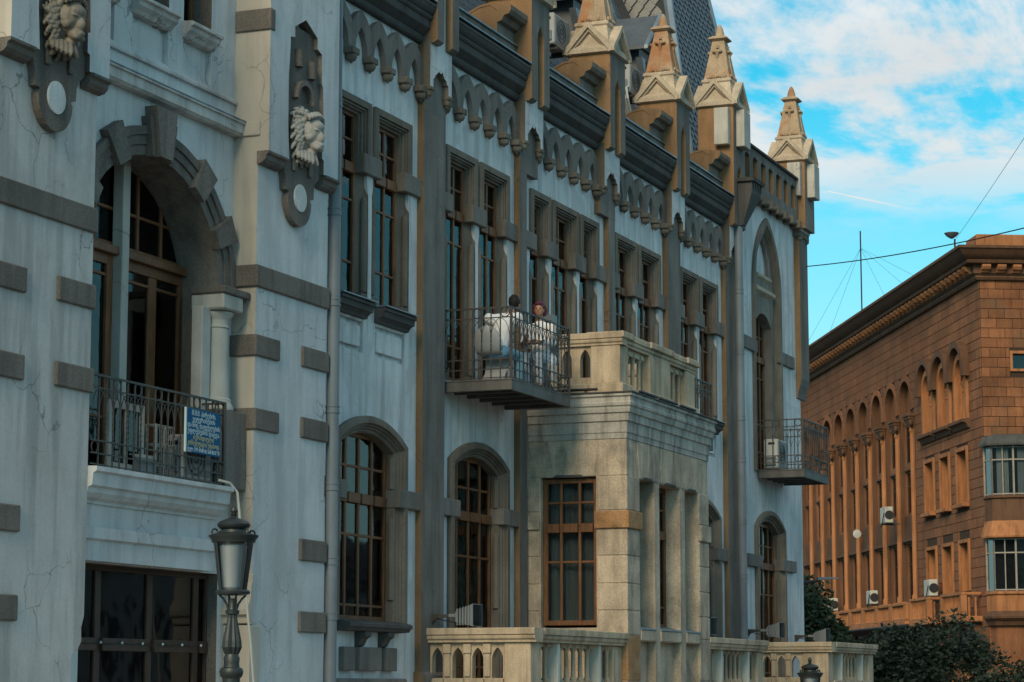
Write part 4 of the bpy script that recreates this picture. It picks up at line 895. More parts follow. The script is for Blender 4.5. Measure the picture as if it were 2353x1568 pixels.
for xa, xb in ((20.22, 22.12), (25.86, 27.80)):
    xc = (xa + xb) / 2
    m = M(); m.box(xa, xb, -.33, 1.3, -4.4 if xa > 25 else .75, 10.5)
    if xa < 25: m.box(xa, xb - .24, -.33, 1.3, -4.4, .30); m.prism([(xa, .75), (xb, .75), (xb - .05, .62), (xb - .04, .48), (xb - .12, .38), (xb - .20, .36), (xb - .24, .30), (xa, .30)], 'y', -.33, .3)
    pr = obj('pier', m, ['stucco_blue_grey' if xa > 25 else 'stucco_grey', 'sun_side_beige'], LB, facemat=pier_mat)
    # upper facing slab with the cartouche cut out of it
    cut = [(xc - .42, 6.52), (xc - .46, 6.95), (xc - .46, 7.6), (xc - .42, 8.0), (xc - .42, 8.1), (xc - .30, 8.12), (xc - .30, 8.26), (xc, 8.42), (xc + .34, 8.26), (xc + .34, 8.12), (xc + .47, 8.08), (xc + .47, 7.7), (xc + .51, 7.65), (xc + .55, 6.95), (xc + .50, 6.93), (xc + .50, 6.72), (xc + .55, 6.70), (xc + .55, 6.52)]
    P = [(xa, 6.52)] + cut + [(xb, 6.52), (xb, 10.5), (xa, 10.5)]
    obj('facing_slab', M().prism(P, 'y', -.48, -.331), ['stucco_blue_grey', 'sun_side_beige', 'quoin_brown'], pr, facemat=lambda n, c, xc=xc: (1 if c.x < xc - .8 else 2) if n.x < -.5 else (2 if abs(n.y) < .3 else 0))
    for q0, q1 in ((xa - .03, xc - .50), (xc + .60, xb + .03)):
        m = M(); m.prism([(-.33, 6.52), (-.50, 6.52), (-.50, 6.49), (-.46, 6.47), (-.45, 6.42), (-.41, 6.38), (-.35, 6.36), (-.33, 6.36)], 'x', q0, q1); obj('bracket', m, 'quoin_brown', pr)
    tongue = [(xc - .47, 8.3), (xc - .47, 6.52), (xc - .44, 6.40), (xc - .40, 6.30), (xc - .385, 6.16), (xc - .30, 6.15), (xc - .30, 6.11)]
    tongue += [(xc - .33 * math.cos(PI * k / 12), 6.09 - .34 * math.sin(PI * k / 12)) for k in range(13)]
    tongue += [(xc + .30, 6.11), (xc + .30, 6.15), (xc + .39, 6.16), (xc + .40, 6.30), (xc + .44, 6.38), (xc + .54, 6.46), (xc + .56, 6.55), (xc + .56, 8.3)]
    ct = obj('cartouche', M().prism(tongue, 'y', -.42, -.331), 'quoin_brown', pr)
    obj('medallion', (lambda q: q.prism([(xc + .17 * math.cos(2 * PI * k / 24), 6.11 + .175 * math.sin(2 * PI * k / 24)) for k in range(24)], 'y', -.438, -.42))(M()), 'stucco_blue', ct)
    for q, z in ((-.12, 7.78), (.24, 7.70)): obj('fluted_drop', M().lathe([(0, 0), (.07, 0), (.07, .22), (0, .22)], (xc + q, -.43, z), 10), 'quoin_brown', ct, smooth=40)
    m = M(); m.band([(xc + p[0] * 1.25, 7.36 + p[1] * 1.2) for p in ogive(.2, .22, 6)], [(xc + p[0], 7.34 + p[1]) for p in ogive(.2, .22, 6)], 'y', -.50, -.42); obj('hood', m, 'quoin_brown', ct)
    for q in (-.24, .2): obj('ribbon', M().box(xc + q, xc + q + .09, -.455, -.421, 6.42, 6.62, .01), 'quoin_brown', ct)
    # lion head: many overlapping lumps fused to one surface
    L = M(); rr = random.Random(int(xa)); hx, hy, hz2 = xc - .03, -.55, 6.90
    fw_ = Vector((0, -1, -.30)).normalized(); uf_ = Vector((0, -.30, 1)).normalized(); O = Vector((hx, hy, hz2))
    def lb(r_, f_, u_, rad, n=14, mm=9): L.ball(O + Vector((r_, 0, 0)) + fw_ * f_ + uf_ * u_, rad, n, mm, Matrix.Rotation(.29, 3, 'X'))
    L.ball(O + Vector((0, .10, .02)), (.27, .13, .33), 18, 12)                          # mane mass
    lb(0, .02, .05, (.175, .15, .20)); lb(0, .09, .13, (.13, .08, .08)); lb(0, .13, .0, (.06, .10, .09)); lb(0, .15, -.11, (.085, .09, .07)); lb(0, .215, -.085, (.05, .03, .03)); lb(0, .10, -.19, (.06, .07, .045))
    for sx in (-1, 1):
        lb(sx * .075, .125, .085, (.055, .035, .02)); lb(sx * .11, .07, -.02, (.05, .06, .06)); lb(sx * .05, .19, -.13, (.045, .045, .035)); lb(sx * .065, .135, .045, (.022, .02, .016)); lb(sx * .16, -.03, .16, (.045, .035, .05))
    for k in range(120):                               # locks lying on the mane, swept outward and down
        th = 2 * PI * (k * .618034 % 1.0); q_ = .62 + .40 * ((k * .37) % 1.0); cx_, sz_ = math.cos(th) * q_, math.sin(th) * q_
        if abs(cx_) < .55 and -.6 < sz_ < .62: continue
        yb = hy + .10 - .13 * math.sqrt(max(0, 1 - min(1, cx_ * cx_ + sz_ * sz_))) - .01; base = Vector((hx + .27 * cx_, yb, hz2 + .02 + .33 * sz_))
        out = Vector((cx_, .25, sz_ * .6 - .45)).normalized(); sd_ = Vector((out.z, 0, -out.x)) * rr.choice((-1, 1)); ln = rr.uniform(.09, .13)
        L.tube([base, base + out * ln * .4 - Vector((0, .012, 0)), base + out * ln * .75 + sd_ * .02, base + out * ln + sd_ * .045 + Vector((0, -.012, .01))], [.022, .028, .022, .010], 7)
    for k in range(9):                                 # curled fringe over the brow
        t_ = -1 + k / 4; bq = O + Vector((t_ * .16, -.10 + .05 * t_ * t_, .235 - .05 * t_ * t_)); L.tube([bq, bq + Vector((t_ * .02, -.04, .03)), bq + Vector((t_ * .03, -.065, -.005)), bq + Vector((t_ * .03, -.05, -.035))], [.03, .034, .026, .012], 7)
    for sx in (-1, 1):                                 # curled beard tufts
        for q in range(5): bq = O + Vector((sx * (.03 + .04 * q), -.06 + .03 * q, -.25 + .015 * q)); L.tube([bq, bq + Vector((sx * .015, -.02, -.08)), bq + Vector((sx * .035, -.03, -.12)), bq + Vector((sx * .055, -.015, -.09))], [.036, .036, .028, .014], 8)
    me = bpy.data.meshes.new('lion_head'); c = Vector((hx, hy, hz2 - .45)); me.from_pydata([(p[0] - c.x, p[1] - c.y, p[2] - c.z) for p in L.v], [], L.f)
    finish(me, 'lion_plaster' if xa > 25 else 'lion_bronze', True, None)
    o = place('lion_head', me, c, ct); rm = o.modifiers.new('fuse', 'REMESH'); rm.mode = 'VOXEL'; rm.voxel_size = .0075; rm.use_smooth_shade = True
    # bands and quoins
    obj('band_course', M().box(xa - .04, xb + .03, -.37, .02 if xa > 25 else .3, 4.84, 5.11, .012), 'quoin_brown', pr)
    rows = [(4.01, 4.27), (3.11, 3.37), (1.57, 1.84), (.68, .94)]
    for k, (z0, z1) in enumerate(rows):
        obj('quoin', M().box(xb - .70, xb + .03, -.37, .0, z0, z1, .012), 'quoin_brown', pr) if (xa > 25 or k < 2) else None
        if xa < 25 or k < 2: obj('quoin', M().box(xa - .04, xa + .6, -.37, .02, z0 - .02, z1 - .02, .012), 'quoin_brown', pr)
    if xa > 25:
        obj('return_band', M().box(xa - .03, xa + .1, -.36, .0, 6.72, 6.90, .01), 'sun_side_beige', pr); obj('return_band', M().box(xa - .03, xa + .1, -.5, .0, 8.05, 8.32, .01), 'quoin_brown', pr)
        m = M(); m.prism([(xa, 1.35), (xa - .02, 1.33), (xa - .02, 1.25), (xa - .05, 1.22), (xa - .07, 1.05), (xa - .16, .92), (xa - .16, .86), (xa - .10, .84), (xa - .10, .76), (xa, .74)], 'y', -.36, .0); obj('console', m, 'sun_side_beige', pr)
        obj('pier_base', M().box(xa - .09, xa + .2, -.36, .0, -4.4, .735, .012), 'sun_side_beige', pr)
# archivolt, voussoirs
av = None
for t0, t1, y in ((0, .13, -.03), (.132, .25, -.055), (.252, .36, -.08)):
    o = obj('archivolt', M().band(ell(1.55 + t1, 1.32 + t1 * .92), ell(1.55 + t0, 1.32 + t0 * .92), 'y', y, 0), 'quoin_brown', LB, smooth=30); av = av or o
def vous(t, hw, r1, y, hw1=None):
    hw1 = hw1 or hw; f = lambda tt, r: (AC_ + (1.55 + r) * math.cos(tt), AZ + (1.32 + r * .95) * math.sin(tt))
    return M().prism([f(t - hw, -.02), f(t - hw1, r1), f(t + hw1, r1), f(t + hw, -.02)], 'y', y, 0)
for d in (27, 54, 122, 152): obj('voussoir', vous(math.radians(d), math.radians(5.2), .45, -.115, math.radians(5.4)), 'quoin_brown', LB)
for h0, h1, r, y in ((5.2, 6.3, .60, -.17), (8.6, 8.9, .47, -.125)): obj('keystone', vous(PI / 2, math.radians(h0), r, y, math.radians(h1)), 'quoin_brown', LB)
obj('string_ledge', M().prism([(0, 6.72), (-.10, 6.72), (-.14, 6.75), (-.14, 6.86), (-.17, 6.865), (-.17, 6.89), (-.02, 6.93), (0, 6.93)], 'x', 22.125, 25.85), 'stucco_grey', LB)
obj('ledge_flashing', M().box(22.125, 25.85, -.18, -.02, 6.893, 6.905), 'zinc', LB)
obj('string_mould', M().prism([(0, 7.12), (-.04, 7.13), (-.04, 7.16), (-.02, 7.19), (0, 7.2)], 'x', 22.125, 25.85), 'stucco_grey', LB)
for a, b in UPN:
    m = M(); m.prism([(.2, 7.87), (-.14, 7.85), (-.16, 7.83), (-.16, 7.80), (-.12, 7.79), (-.11, 7.74), (-.06, 7.70), (-.03, 7.66), (0, 7.65), (.2, 7.65)], 'x', a - .03, b + .03); obj('sill', m, 'stucco_grey', LB)
    window(LB, a - .02, b + .02, 7.87, 9.8, .28, [(a + b) / 2], [8.6], fw=.08)
# big arched window behind
window(LB, 22.34, 23.86, 2.35, 4.95, .50, [23.1], [3.05, 4.7], fw=.13, bar=.09, name='door')
window(LB, 24.04, 25.52, 2.35, 4.95, .50, [24.78], [3.05, 4.7], fw=.13, bar=.09, name='door')
window(LB, 22.3, 25.56, 5.03, 6.14, .52, [22.9, 23.5, 23.95, 24.45, 25.0], [5.5], fw=.07, bar=.025)
obj('transom_beam', M().box(22.3, 25.55, .40, .54, 4.94, 5.04, .01), 'wood', LB)
obj('central_mullion', M().box(23.87, 24.03, .36, .50, 2.33, 6.12, .008), 'pale_block', LB)
# engaged column
t = M(); cx, cy = 25.45, -.02
t.lathe([(.165, 3.43), (.145, 4.25), (.145, 4.27), (.16, 4.28), (.16, 4.30), (.147, 4.31), (.145, 4.36), (.155, 4.39), (.20, 4.43), (.205, 4.46), (.18, 4.48)], (cx, cy, 0), 20)
co = obj('column', t, 'pale_block', LB, smooth=40); obj('capital', M().box(cx - .25, cx + .25, -.25, .2, 4.48, 4.67, .02), 'pale_block', co); obj('impost', M().box(cx - .27, cx + .40, -.27, .2, 4.67, 4.76, .015), 'quoin_brown', co)
obj('column_base', M().lathe([(.22, 3.28), (.225, 3.32), (.20, 3.36), (.19, 3.38), (.195, 3.41), (.17, 3.43)], (cx, cy, 0), 20), 'pale_block', co, smooth=40)
obj('pilaster_strip', M().box(25.05, 25.26, -.05, .1, 2.4, 4.5, .01), 'pale_block', LB); obj('column_pedestal', M().box(cx - .25, cx + .40, -.24, .2, 2.34, 3.28, .015), 'quoin_brown', co)
# balcony slab and fascia of that building
sp = [(0, 2.34), (-.44, 2.33), (-.44, 2.28), (-.40, 2.26), (-.385, 2.13), (-.34, 2.11), (-.33, 2.06), (-.28, 2.01), (-.22, 1.985), (-.22, 1.955), (-.19, 1.95), (-.18, 1.72), (-.225, 1.70), (-.225, 1.585), (-.18, 1.565), (-.18, 1.35), (0, 1.35)]
obj('balcony_slab', M().prism(sp, 'x', 22.125, 25.18), 'stucco_blue_grey', LB)
window(LB, 22.5, 25.66, -2.2, 1.35, .16, [23.16, 24.28, 25.36], [.47, -.9], fw=.07, bar=.06, wood='wood_dark', transom=.47, name='shop_window')
gl = thing('fairy_lights', 'string of small white fairy lights sagging across the dark shop window', 'fairy lights', (24, .08, .5))
m = M(); pts = [(22.7 + 2.7 * k / 54, .09, .50 - .025 * abs(math.sin(PI * k / 9))) for k in range(55)]; m.tube(pts, .005, 4); obj('wire', m, 'cable', gl)
for k in range(7): obj('bulb', M().ball((22.7 + .45 * k, .085, .49), .016, 6, 4), 'sign_white', gl)
# railing of that balcony
RB = thing('iron_railing', 'dark wrought-iron railing carrying the blue sign on the arched balcony', 'railing', (23.7, -.35, 2.34))
railing(RB, 'x', -.35, 22.14, 25.08, 2.34, .98, .145); obj('post', M().box(25.06, 25.10, -.37, -.33, 2.34, 3.33, .004), 'iron', RB)
railing(RB, 'y', 25.08, -.33, -.03, 2.34, .98, .145)
# the blue sign
SG = thing('notice_sign', 'blue notice board with white and yellow Georgian lettering and phone numbers', 'sign', (24.52, -.39, 2.67))
obj('board', M().box(24.12, 24.93, -.385, -.372, 2.66, 3.17, .003), 'sign_blue', SG)
obj('edge_strip', M().box(24.095, 24.117, -.392, -.37, 2.66, 3.17), 'sign_white', SG)
LINES = [('შ.შ.მ. პირების,', .058, 'sign_white'), ('ვეტერანების', .058, 'sign_white'), ('და სოც. დაუცველების', .058, 'sign_white'), ('უფლებების დაცვა.', .058, 'sign_white'),
         ('იურიდიული', .058, 'sign_yellow'), ('კონსულტაცია უფასოდ.', .058, 'sign_yellow'), ('ტელ.: 599 18 88 60; 568 88 87 70', .048, 'sign_white')]
for k, (tx, sz, mt) in enumerate(LINES):
    cu = bpy.data.curves.new('sign_text', 'FONT'); cu.body = tx; cu.size = sz * 1.35; cu.align_x = 'CENTER'; cu.extrude = .0008; cu.resolution_u = 2
    tmp = bpy.data.objects.new('tmp', cu); COL.objects.link(tmp); bpy.context.view_layer.update()
    me = bpy.data.meshes.new_from_object(tmp.evaluated_get(bpy.context.evaluated_depsgraph_get())); bpy.data.objects.remove(tmp)
    wmax = max((v.co.x for v in me.vertices), default=.1) - min((v.co.x for v in me.vertices), default=-.1); sx = min(1.0, .76 / max(wmax, .01))
    for v in me.vertices: v.co = Vector((v.co.x * sx, -v.co.z, v.co.y))
    me.materials.clear(); me.materials.append(MATS[mt]); place('lettering', me, (24.525, -.3868, 3.095 - .069 * k), SG)
# clutter on that balcony
t = thing('old_window_frame', 'white-painted old window frame leaning on the arched balcony', 'window frame', (23.2, -.1, 2.34))
m = M(); 
for a, b in (((22.75, 2.36), (22.83, 3.12)), ((23.42, 2.36), (23.5, 3.12))): m.box(a[0], b[0], -.20, -.15, a[1], b[1])
m.box(22.83, 23.42, -.20, -.15, 3.04, 3.12); m.box(22.83, 23.42, -.20, -.15, 2.36, 2.44); m.box(23.1, 23.15, -.2, -.15, 2.44, 3.04); obj('frame', m, 'pale_block', t)
obj('pane', M().box(22.83, 23.42, -.18, -.17, 2.44, 3.04), 'glass', t)
t = thing('wire_rack', 'grey wire rack standing behind the balcony railing near the blue sign', 'rack', (23.9, -.15, 2.34))
m = M(); 
for x in (23.75, 24.15): m.tube([(x, -.2, 2.34), (x, -.2, 2.95)], .015, 5); m.tube([(x, -.08, 2.34), (x, -.08, 2.95)], .015, 5)
for z in (2.5, 2.72, 2.94): m.tube([(23.75, -.2, z), (24.15, -.2, z), (24.15, -.08, z), (23.75, -.08, z), (23.75, -.2, z)], .01, 5)
for k in range(7): m.tube([(23.79 + .05 * k, -.2, 2.4), (23.79 + .05 * k, -.2, 2.94)], .005, 4)
obj('rack_frame', m, 'pale_block', t)
t = thing('cardboard_box', 'small printed carton on the floor of the arched balcony', 'box', (23.35, -.24, 2.34)); obj('carton', M().box(23.25, 23.6, -.3, -.22, 2.345, 2.52, .005), 'grey_plastic', t); obj('carton_top', M().box(23.25, 23.6, -.3, -.22, 2.521, 2.56, .004), 'white_plastic', t)
aircon(24.3, -.24, 2.385, 'grey air conditioner low behind the blue sign', s=(.7, .2, .5))
hp = [(24.95, -.36, 2.40), (25.15, -.40, 2.38), (25.26, -.44, 2.28), (25.30, -.45, 2.05), (25.36, -.46, 1.6), (25.45, -.47, 1.1), (25.6, -.47, .5), (25.75, -.46, -.2), (25.85, -.45, -1.7)]
tag(obj('hose', M().tube(hp, .016, 6), 'cable_white', smooth=40), 'white corrugated hose dropping from the arched balcony past the street lamp', 'hose')

# ------------------------------------------------------------------ brown stone building down the street
ALF = math.radians(26.7)
SB = thing('brown_stone_building', 'large brown ashlar building with a dentilled cornice and tall colonnade', 'building', (93.995, 3.678, -4.1), rz=ALF, local=True); ORG[SB] = Vector((0, 0, -4.1))
NB, PB, S0 = 12, 2.65, 12.15
W2 = [(2.32, 3.72), (5.0, 6.29), (7.46, 8.76)]; W1_ = [(2.35, 3.63), (4.83, 6.18), (7.34, 8.75)]; TW = [2.85, 5.4, 7.95]
arch = lambda c, hw, z0, zs, n=10: [(c - hw, z0)] + [(c - hw * math.cos(PI * k / n), zs + hw * math.sin(PI * k / n)) for k in range(n + 1)] + [(c + hw, z0)]
HL = [[(a, 7.3), (a, 9.4), (b, 9.4), (b, 7.3)] for a, b in W2] + [[(a, 3.8), (a, 5.72), (b, 5.72), (b, 3.8)] for a, b in W1_]
HT = [arch(c, .72, 10.6, 12.35) for c in TW]; HC = [arch(S0 + PB * k, 1.0, 3.6, 12.38) for k in range(NB)]
GW = [[(a, -1.5), (a, .8), (a + 1.1, .8), (a + 1.1, -1.5)] for a in (2.4, 5.2, 8.0)] + [[(S0 + PB * k - .55, -2.5), (S0 + PB * k - .55, 1.0), (S0 + PB * k + .55, 1.0), (S0 + PB * k + .55, -2.5)] for k in range(NB)]
m = M(); m.sheet([(0, -4.1), (0, 16), (45, 16), (45, -4.1)], HL + HT + HC + GW, 'y', 0)
RWN = [[(-1.23, 12.36), (-1.23, 12.96), (-2.3, 12.96), (-2.3, 12.36)]]
m.sheet([(0, -4.1), (0, 16), (-14, 16), (-14, -4.1)], RWN, 'x', 0); obj('wall', m, 'joint_dark', SB)
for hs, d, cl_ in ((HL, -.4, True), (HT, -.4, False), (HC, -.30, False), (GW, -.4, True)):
    for h in hs: obj('opening_reveal', M().loopwall(h, 'y', .03, d, closed=cl_), 'cornice_brown' if hs is HC else 'brownstone_smooth', SB, smooth=30)  # colonnade arch reveals: shade painted in with the dark cornice colour
for h in RWN: obj('opening_reveal', M().loopwall(h, 'x', -.03, .3), 'brownstone_smooth', SB)
obj('core', M().box(.5, 44.5, -13.5, -1.2, -4, 16), 'room', SB); obj('roof', M().box(.2, 45, -14, .2, 17.0, 17.08), 'roof_dark', SB)
def swin(a, b, z0, z1, y, r=None): return window(SB, a, b, z0, z1, y, [(a + b) / 2], [r or (z0 + (z1 - z0) * .7)], fw=.09, bar=.04, wood='wood_dark')
for a, b in W2: swin(a, b, 7.3, 9.4, -.38); obj('sill', M().box(a - .15, b + .15, -.02, .28, 7.12, 7.29, .02), 'brownstone_smooth', SB); obj('surround', M().band([(a - .16, 7.3), (a - .16, 9.56), (b + .16, 9.56), (b + .16, 7.3)], [(a, 7.3), (a, 9.4), (b, 9.4), (b, 7.3)], 'y', .10, .0), 'brownstone_smooth', SB)
for a, b in W1_: swin(a, b, 3.8, 5.72, -.38); obj('surround', M().band([(a - .14, 3.8), (a - .14, 5.86), (b + .14, 5.86), (b + .14, 3.8)], [(a, 3.8), (a, 5.72), (b, 5.72), (b, 3.8)], 'y', .10, .0), 'brownstone_smooth', SB)
for c in TW:
    obj('hood_mould', M().band(arch(c, 1.2, 12.3, 12.62), arch(c, .94, 12.3, 12.62), 'y', .34, .0), 'cornice_brown', SB, smooth=30)
    obj('arch_order', M().band(arch(c, .95, 10.6, 12.4), arch(c, .74, 10.6, 12.36), 'y', .13, .0), 'brownstone_smooth', SB, smooth=30)
    tm2 = M(); tm2.sheet(arch(c, .72, 12.2, 12.36), [[(c - .5 + p[0] * .8 + .18, 12.25 + p[1]) for p in [(-.35, 0)] + ogive(.35, .45, 4) + [(.35, 0)]], [(c + .32 + p[0] * .8, 12.25 + p[1]) for p in [(-.35, 0)] + ogive(.35, .45, 4) + [(.35, 0)]]], 'y', -.12); obj('tracery', tm2, 'brownstone_smooth', SB)
    obj('colonnette', M().lathe([(.14, 10.6), (.14, 10.7), (.09, 10.75), (.085, 11.75), (.12, 11.78), (.12, 11.85), (.09, 11.9), (.13, 12.05), (.16, 12.2)], (c, -.1, 0), 10), 'brownstone_smooth', SB, smooth=40)
    swin(c - .72, c + .72, 10.6, 13.05, -.38); obj('sill', M().prism([(0, 10.2), (.12, 10.25), (.2, 10.42), (.36, 10.46), (.36, 10.58), (0, 10.62)], 'x', c - 1.15, c + 1.15), 'cornice_brown', SB)
for k in range(NB):
    c = S0 + PB * k
    bk = M(); wh = [[(c - .6, z0), (c - .6, z1), (c + .6, z1), (c + .6, z0)] for z0, z1 in ((9.75, 11.5), (7.55, 9.4), (3.7, 6.2))]
    bk.sheet([(c - 1.0, 3.0), (c - 1.0, 11.6), (c + 1.0, 11.6), (c + 1.0, 3.0)], [wh[1], wh[2], [(c - .6, 9.75), (c - .6, 11.5), (c + .6, 11.5), (c + .6, 9.75)]], 'y', -.13); bk.sheet([(c - 1.0, 11.6), (c - 1.0, 13.5), (c + 1.0, 13.5), (c + 1.0, 11.6)], [], 'y', -.30)
    bk.add([(c - 1, -.13, 11.6), (c + 1, -.13, 11.6), (c + 1, -.3, 11.6), (c - 1, -.3, 11.6)], [[0, 1, 2, 3]])
    for h in wh: bk.loopwall(h, 'y', -.13, -.24)
    obj('bay_back', bk, 'brownstone', SB)
    for z0, z1 in ((9.75, 11.5), (7.55, 9.4), (3.7, 6.2)):
        f = window(SB, c - .62, c + .62, z0, z1, -.22, [c], [z0 + (z1 - z0) * .65], fw=.07, bar=.035, wood='wood_dark')
        obj('window_hood', M().box(c - .72, c + .72, -.128, -.06, z1 + .02, z1 + .12, .01), 'cornice_brown', f)
    obj('spandrel', M().box(c - .8, c + .8, -.128, -.05, 6.42, 7.45, .02), 'cornice_brown', SB); obj('spandrel_sill', M().box(c - .9, c + .9, -.128, .05, 6.30, 6.42, .02), 'cornice_brown', SB)
for k in range(NB): obj('arch_ring', M().band(arch(S0 + PB * k, 1.26, 12.0, 12.38, 14), arch(S0 + PB * k, 1.0, 12.0, 12.38, 14), 'y', .045, -.02), 'brownstone', SB)
col0 = None
for k in range(-1, NB):
    c = S0 + PB * (k + .5)
    if col0 is None:
        m = M(); m.box(c - .32, c + .32, .032, .055, 3.6, 11.4, .01); m.lathe([(.2, 3.6), (.2, 3.9), (.15, 4.0), (.14, 10.9), (.15, 11.0), (.19, 11.05), (.15, 11.1), (.15, 11.2)], (c, .02, 0), 12); col0 = obj('giant_column', m, 'brownstone_smooth', SB, smooth=40)
        m = M(); m.hull([(c - .34, .03, 11.2), (c + .34, .03, 11.2), (c + .34, .17, 11.2), (c - .34, .17, 11.2)], [(c - .42, .03, 11.52), (c + .42, .03, 11.52), (c + .42, .30, 11.52), (c - .42, .30, 11.52)]); m.box(c - .44, c + .44, .03, .33, 11.525, 11.63, .02); m.box(c - .48, c + .48, .03, .37, 11.635, 11.78, .02)
        for q in (-.4, .4): m.ball((c + q, .2, 11.36), (.1, .09, .13), 8, 6)
        cap0 = obj('column_capital', m, 'cornice_brown', col0)
    else: d = again(col0, ORG[col0] + Vector((PB * (k + 1), 0, 0)), SB); again(cap0, ORG[cap0] + Vector((PB * (k + 1), 0, 0)), d)
# cornice with modillions
CB = [(.0, 15.85), (.16, 15.86), (.22, 15.95), (.20, 16.02), (.24, 16.05), (.30, 16.10), (.30, 16.42), (.62, 16.46), (.66, 16.56), (.62, 16.6), (.72, 16.64), (.9, 16.78), (1.02, 16.95), (1.08, 16.97), (1.08, 17.08), (.2, 17.2)]
m = M(); loft(m, [[(45, o, z), (-o, o, z), (-o, -14, z)] for o, z in CB]); CO = obj('cornice', m, 'cornice_brown', SB, smooth=25)
md0 = None
for k in range(68):
    x = .2 + .655 * k
    if md0 is None: md0 = obj('modillion', M().prism([(.302, 16.12), (.302, 16.41), (.60, 16.41), (.60, 16.33), (.52, 16.22), (.42, 16.20), (.36, 16.12)], 'x', x - .17, x + .17), 'brownstone_smooth', CO)
    else: again(md0, ORG[md0] + Vector((.655 * k, 0, 0)), CO)
rm0 = None
for k in range(9):
    y = -.15 - .62 * k
    if rm0 is None: rm0 = obj('modillion', M().prism([(-.302, 16.12), (-.302, 16.41), (-.60, 16.41), (-.60, 16.33), (-.52, 16.22), (-.42, 16.20), (-.36, 16.12)], 'y', y - .17, y + .17), 'brownstone_smooth', CO)
    else: again(rm0, ORG[rm0] + Vector((0, -.62 * k, 0)), CO)
obj('attic_block', M().box(.1, 1.6, -9, .05, 17.1, 17.74, .05), 'brownstone_smooth', SB)
# ashlar blocks
FB = [(a - .16, b + .16, 7.1, 9.56) for a, b in W2] + [(a - .14, b + .14, 3.78, 5.86) for a, b in W1_] + [(c - 1.0, c + 1.0, 10.55, 13.2) for c in TW] + [(S0 + PB * k - 1.0, S0 + PB * k + 1.0, 3.5, 12.38) for k in range(NB)]
FB += [(S0 + PB * (k + .5) - .33, S0 + PB * (k + .5) + .33, 3.5, 11.9) for k in range(-1, NB)] + [(h[0][0], h[2][0], h[0][1], h[1][1]) for h in GW]
stones, far = [], M(); row = 0; z = 15.9 - .388
while z > -3.6:
    s = 0.0; cut = [(a, b) for a, b, c, d in FB if c < z + .36 and d > z + .02]
    if 12.0 < z < 13.55:                               # courses stop against the arch rings
        hw_ = math.sqrt(max(0, 1.22 ** 2 - max(0, z - 12.38) ** 2)); cut += [(S0 + PB * k - hw_, S0 + PB * k + hw_) for k in range(NB)] if hw_ > .1 else []
    cut.sort(); x = 0.0; spans = []
    for a, b in cut:
        if a > x + .05: spans.append((x, a))
        x = max(x, b)
    if x < 44.9: spans.append((x, 44.9))
    for a, b in spans:
        x = a; off = .64 if row % 2 else 1.28
        while x < b - .02:
            e_ = min(b, (math.floor((x + .05 - off) / 1.28) + 1) * 1.28 + off)
            if b - e_ < .25: e_ = b
            stones.append((x, e_, z)); x = e_
    z -= .388; row += 1
stones.sort(key=lambda q: (q[0] > 11.0, q[2] < 1.0, q[0])); nb = 0
RR = random.Random(5)
for a, b, z in stones:
    d = .03 + RR.uniform(-.004, .006)
    if nb < 215 and b - a > .1: obj('ashlar_block', M().box(a + .009, b - .009, .001, d, z + .009, z + .379, .008), 'brownstone', SB); nb += 1
    else: far.box(a + .009, b - .009, .001, d, z + .009, z + .379)
obj('ashlar_courses', far, 'brownstone', SB)['kind'] = 'stuff'
row = 0; z = 15.9 - .388; far = M()
while z > -3.6:
    y = 0.0
    while y > -13.5:
        e_ = y - (.64 if not (y == 0 and row % 2) else .33); z0_, z1_ = z + .009, z + .379
        inw = any(z1_ > 12.3 and z0_ < 13.02 and min(y, e_) < -1.13 and max(y, e_) > -2.4 for _ in (0,)) and e_ < -1.13
        if inw and y > -1.13: e_ = -1.13; inw = False
        if not inw:
            dd = .03 + RR.uniform(-.004, .008)
            if nb < 300 and e_ > -2.6 and z > 9.0: obj('ashlar_block', M().box(-dd, -.001, e_ + .008, y - .008, z0_, z1_, .010), 'brownstone', SB); nb += 1
            else: far.box(-dd, -.001, e_ + .008, y - .008, z0_, z1_)
        y = e_
    z -= .388; row += 1
obj('ashlar_courses', far, 'brownstone', SB)['kind'] = 'stuff'
obj('window_frame_stone', M().band([(-1.13, 12.26), (-1.13, 13.07), (-2.4, 13.07), (-2.4, 12.26), (-1.13, 12.26)], [(-1.23, 12.36), (-1.23, 12.96), (-2.3, 12.96), (-2.3, 12.36), (-1.23, 12.36)], 'x', -.09, 0), 'brownstone_smooth', SB)
obj('pane', M().box(.2, .21, -2.3, -1.23, 12.36, 12.96), 'glass', SB)
# rounded oriel on the corner face
def oriel_loop(o, z): return [(0 + .0, .02 + o * .6, z), (-.62 - o * .7, -.10 + o * .7, z), (-1.0 - o, -.85 + o * .3, z), (-1.05 - o, -1.8, z), (-1.0 - o, -2.8 - o * .3, z), (-.62 - o * .7, -3.6 - o * .7, z), (0, -3.8 - o * .6, z)]
def oriel_part(nm, pr, mt): 
    m = M(); loft(m, [oriel_loop(o, z) for o, z in pr]); L = oriel_loop(*pr[-1]); m.add(L, [list(range(7))]); L = oriel_loop(*pr[0]); m.add(L, [list(range(7))]); return obj(nm, m, mt, OR)
OR = obj('oriel', M().prism([(0, -.05), (-.45, -.2), (-.72, -.95), (-.75, -2.7), (-.45, -3.45), (0, -3.7)], 'z', 2.9, 9.3), 'room', SB)
oriel_part('oriel_roof', [(.28, 9.25), (.30, 9.32), (.28, 9.4), (.0, 9.66), (-.5, 9.75)], 'trim_dark')
oriel_part('oriel_apron', [(.02, 5.95), (.02, 7.2), (.12, 7.24), (.12, 7.32), (.0, 7.34)], 'cornice_brown'); oriel_part('oriel_skirt', [(.30, 5.70), (.32, 5.76), (.1, 6.2), (.03, 6.35), (.02, 6.36)], 'brownstone_smooth')
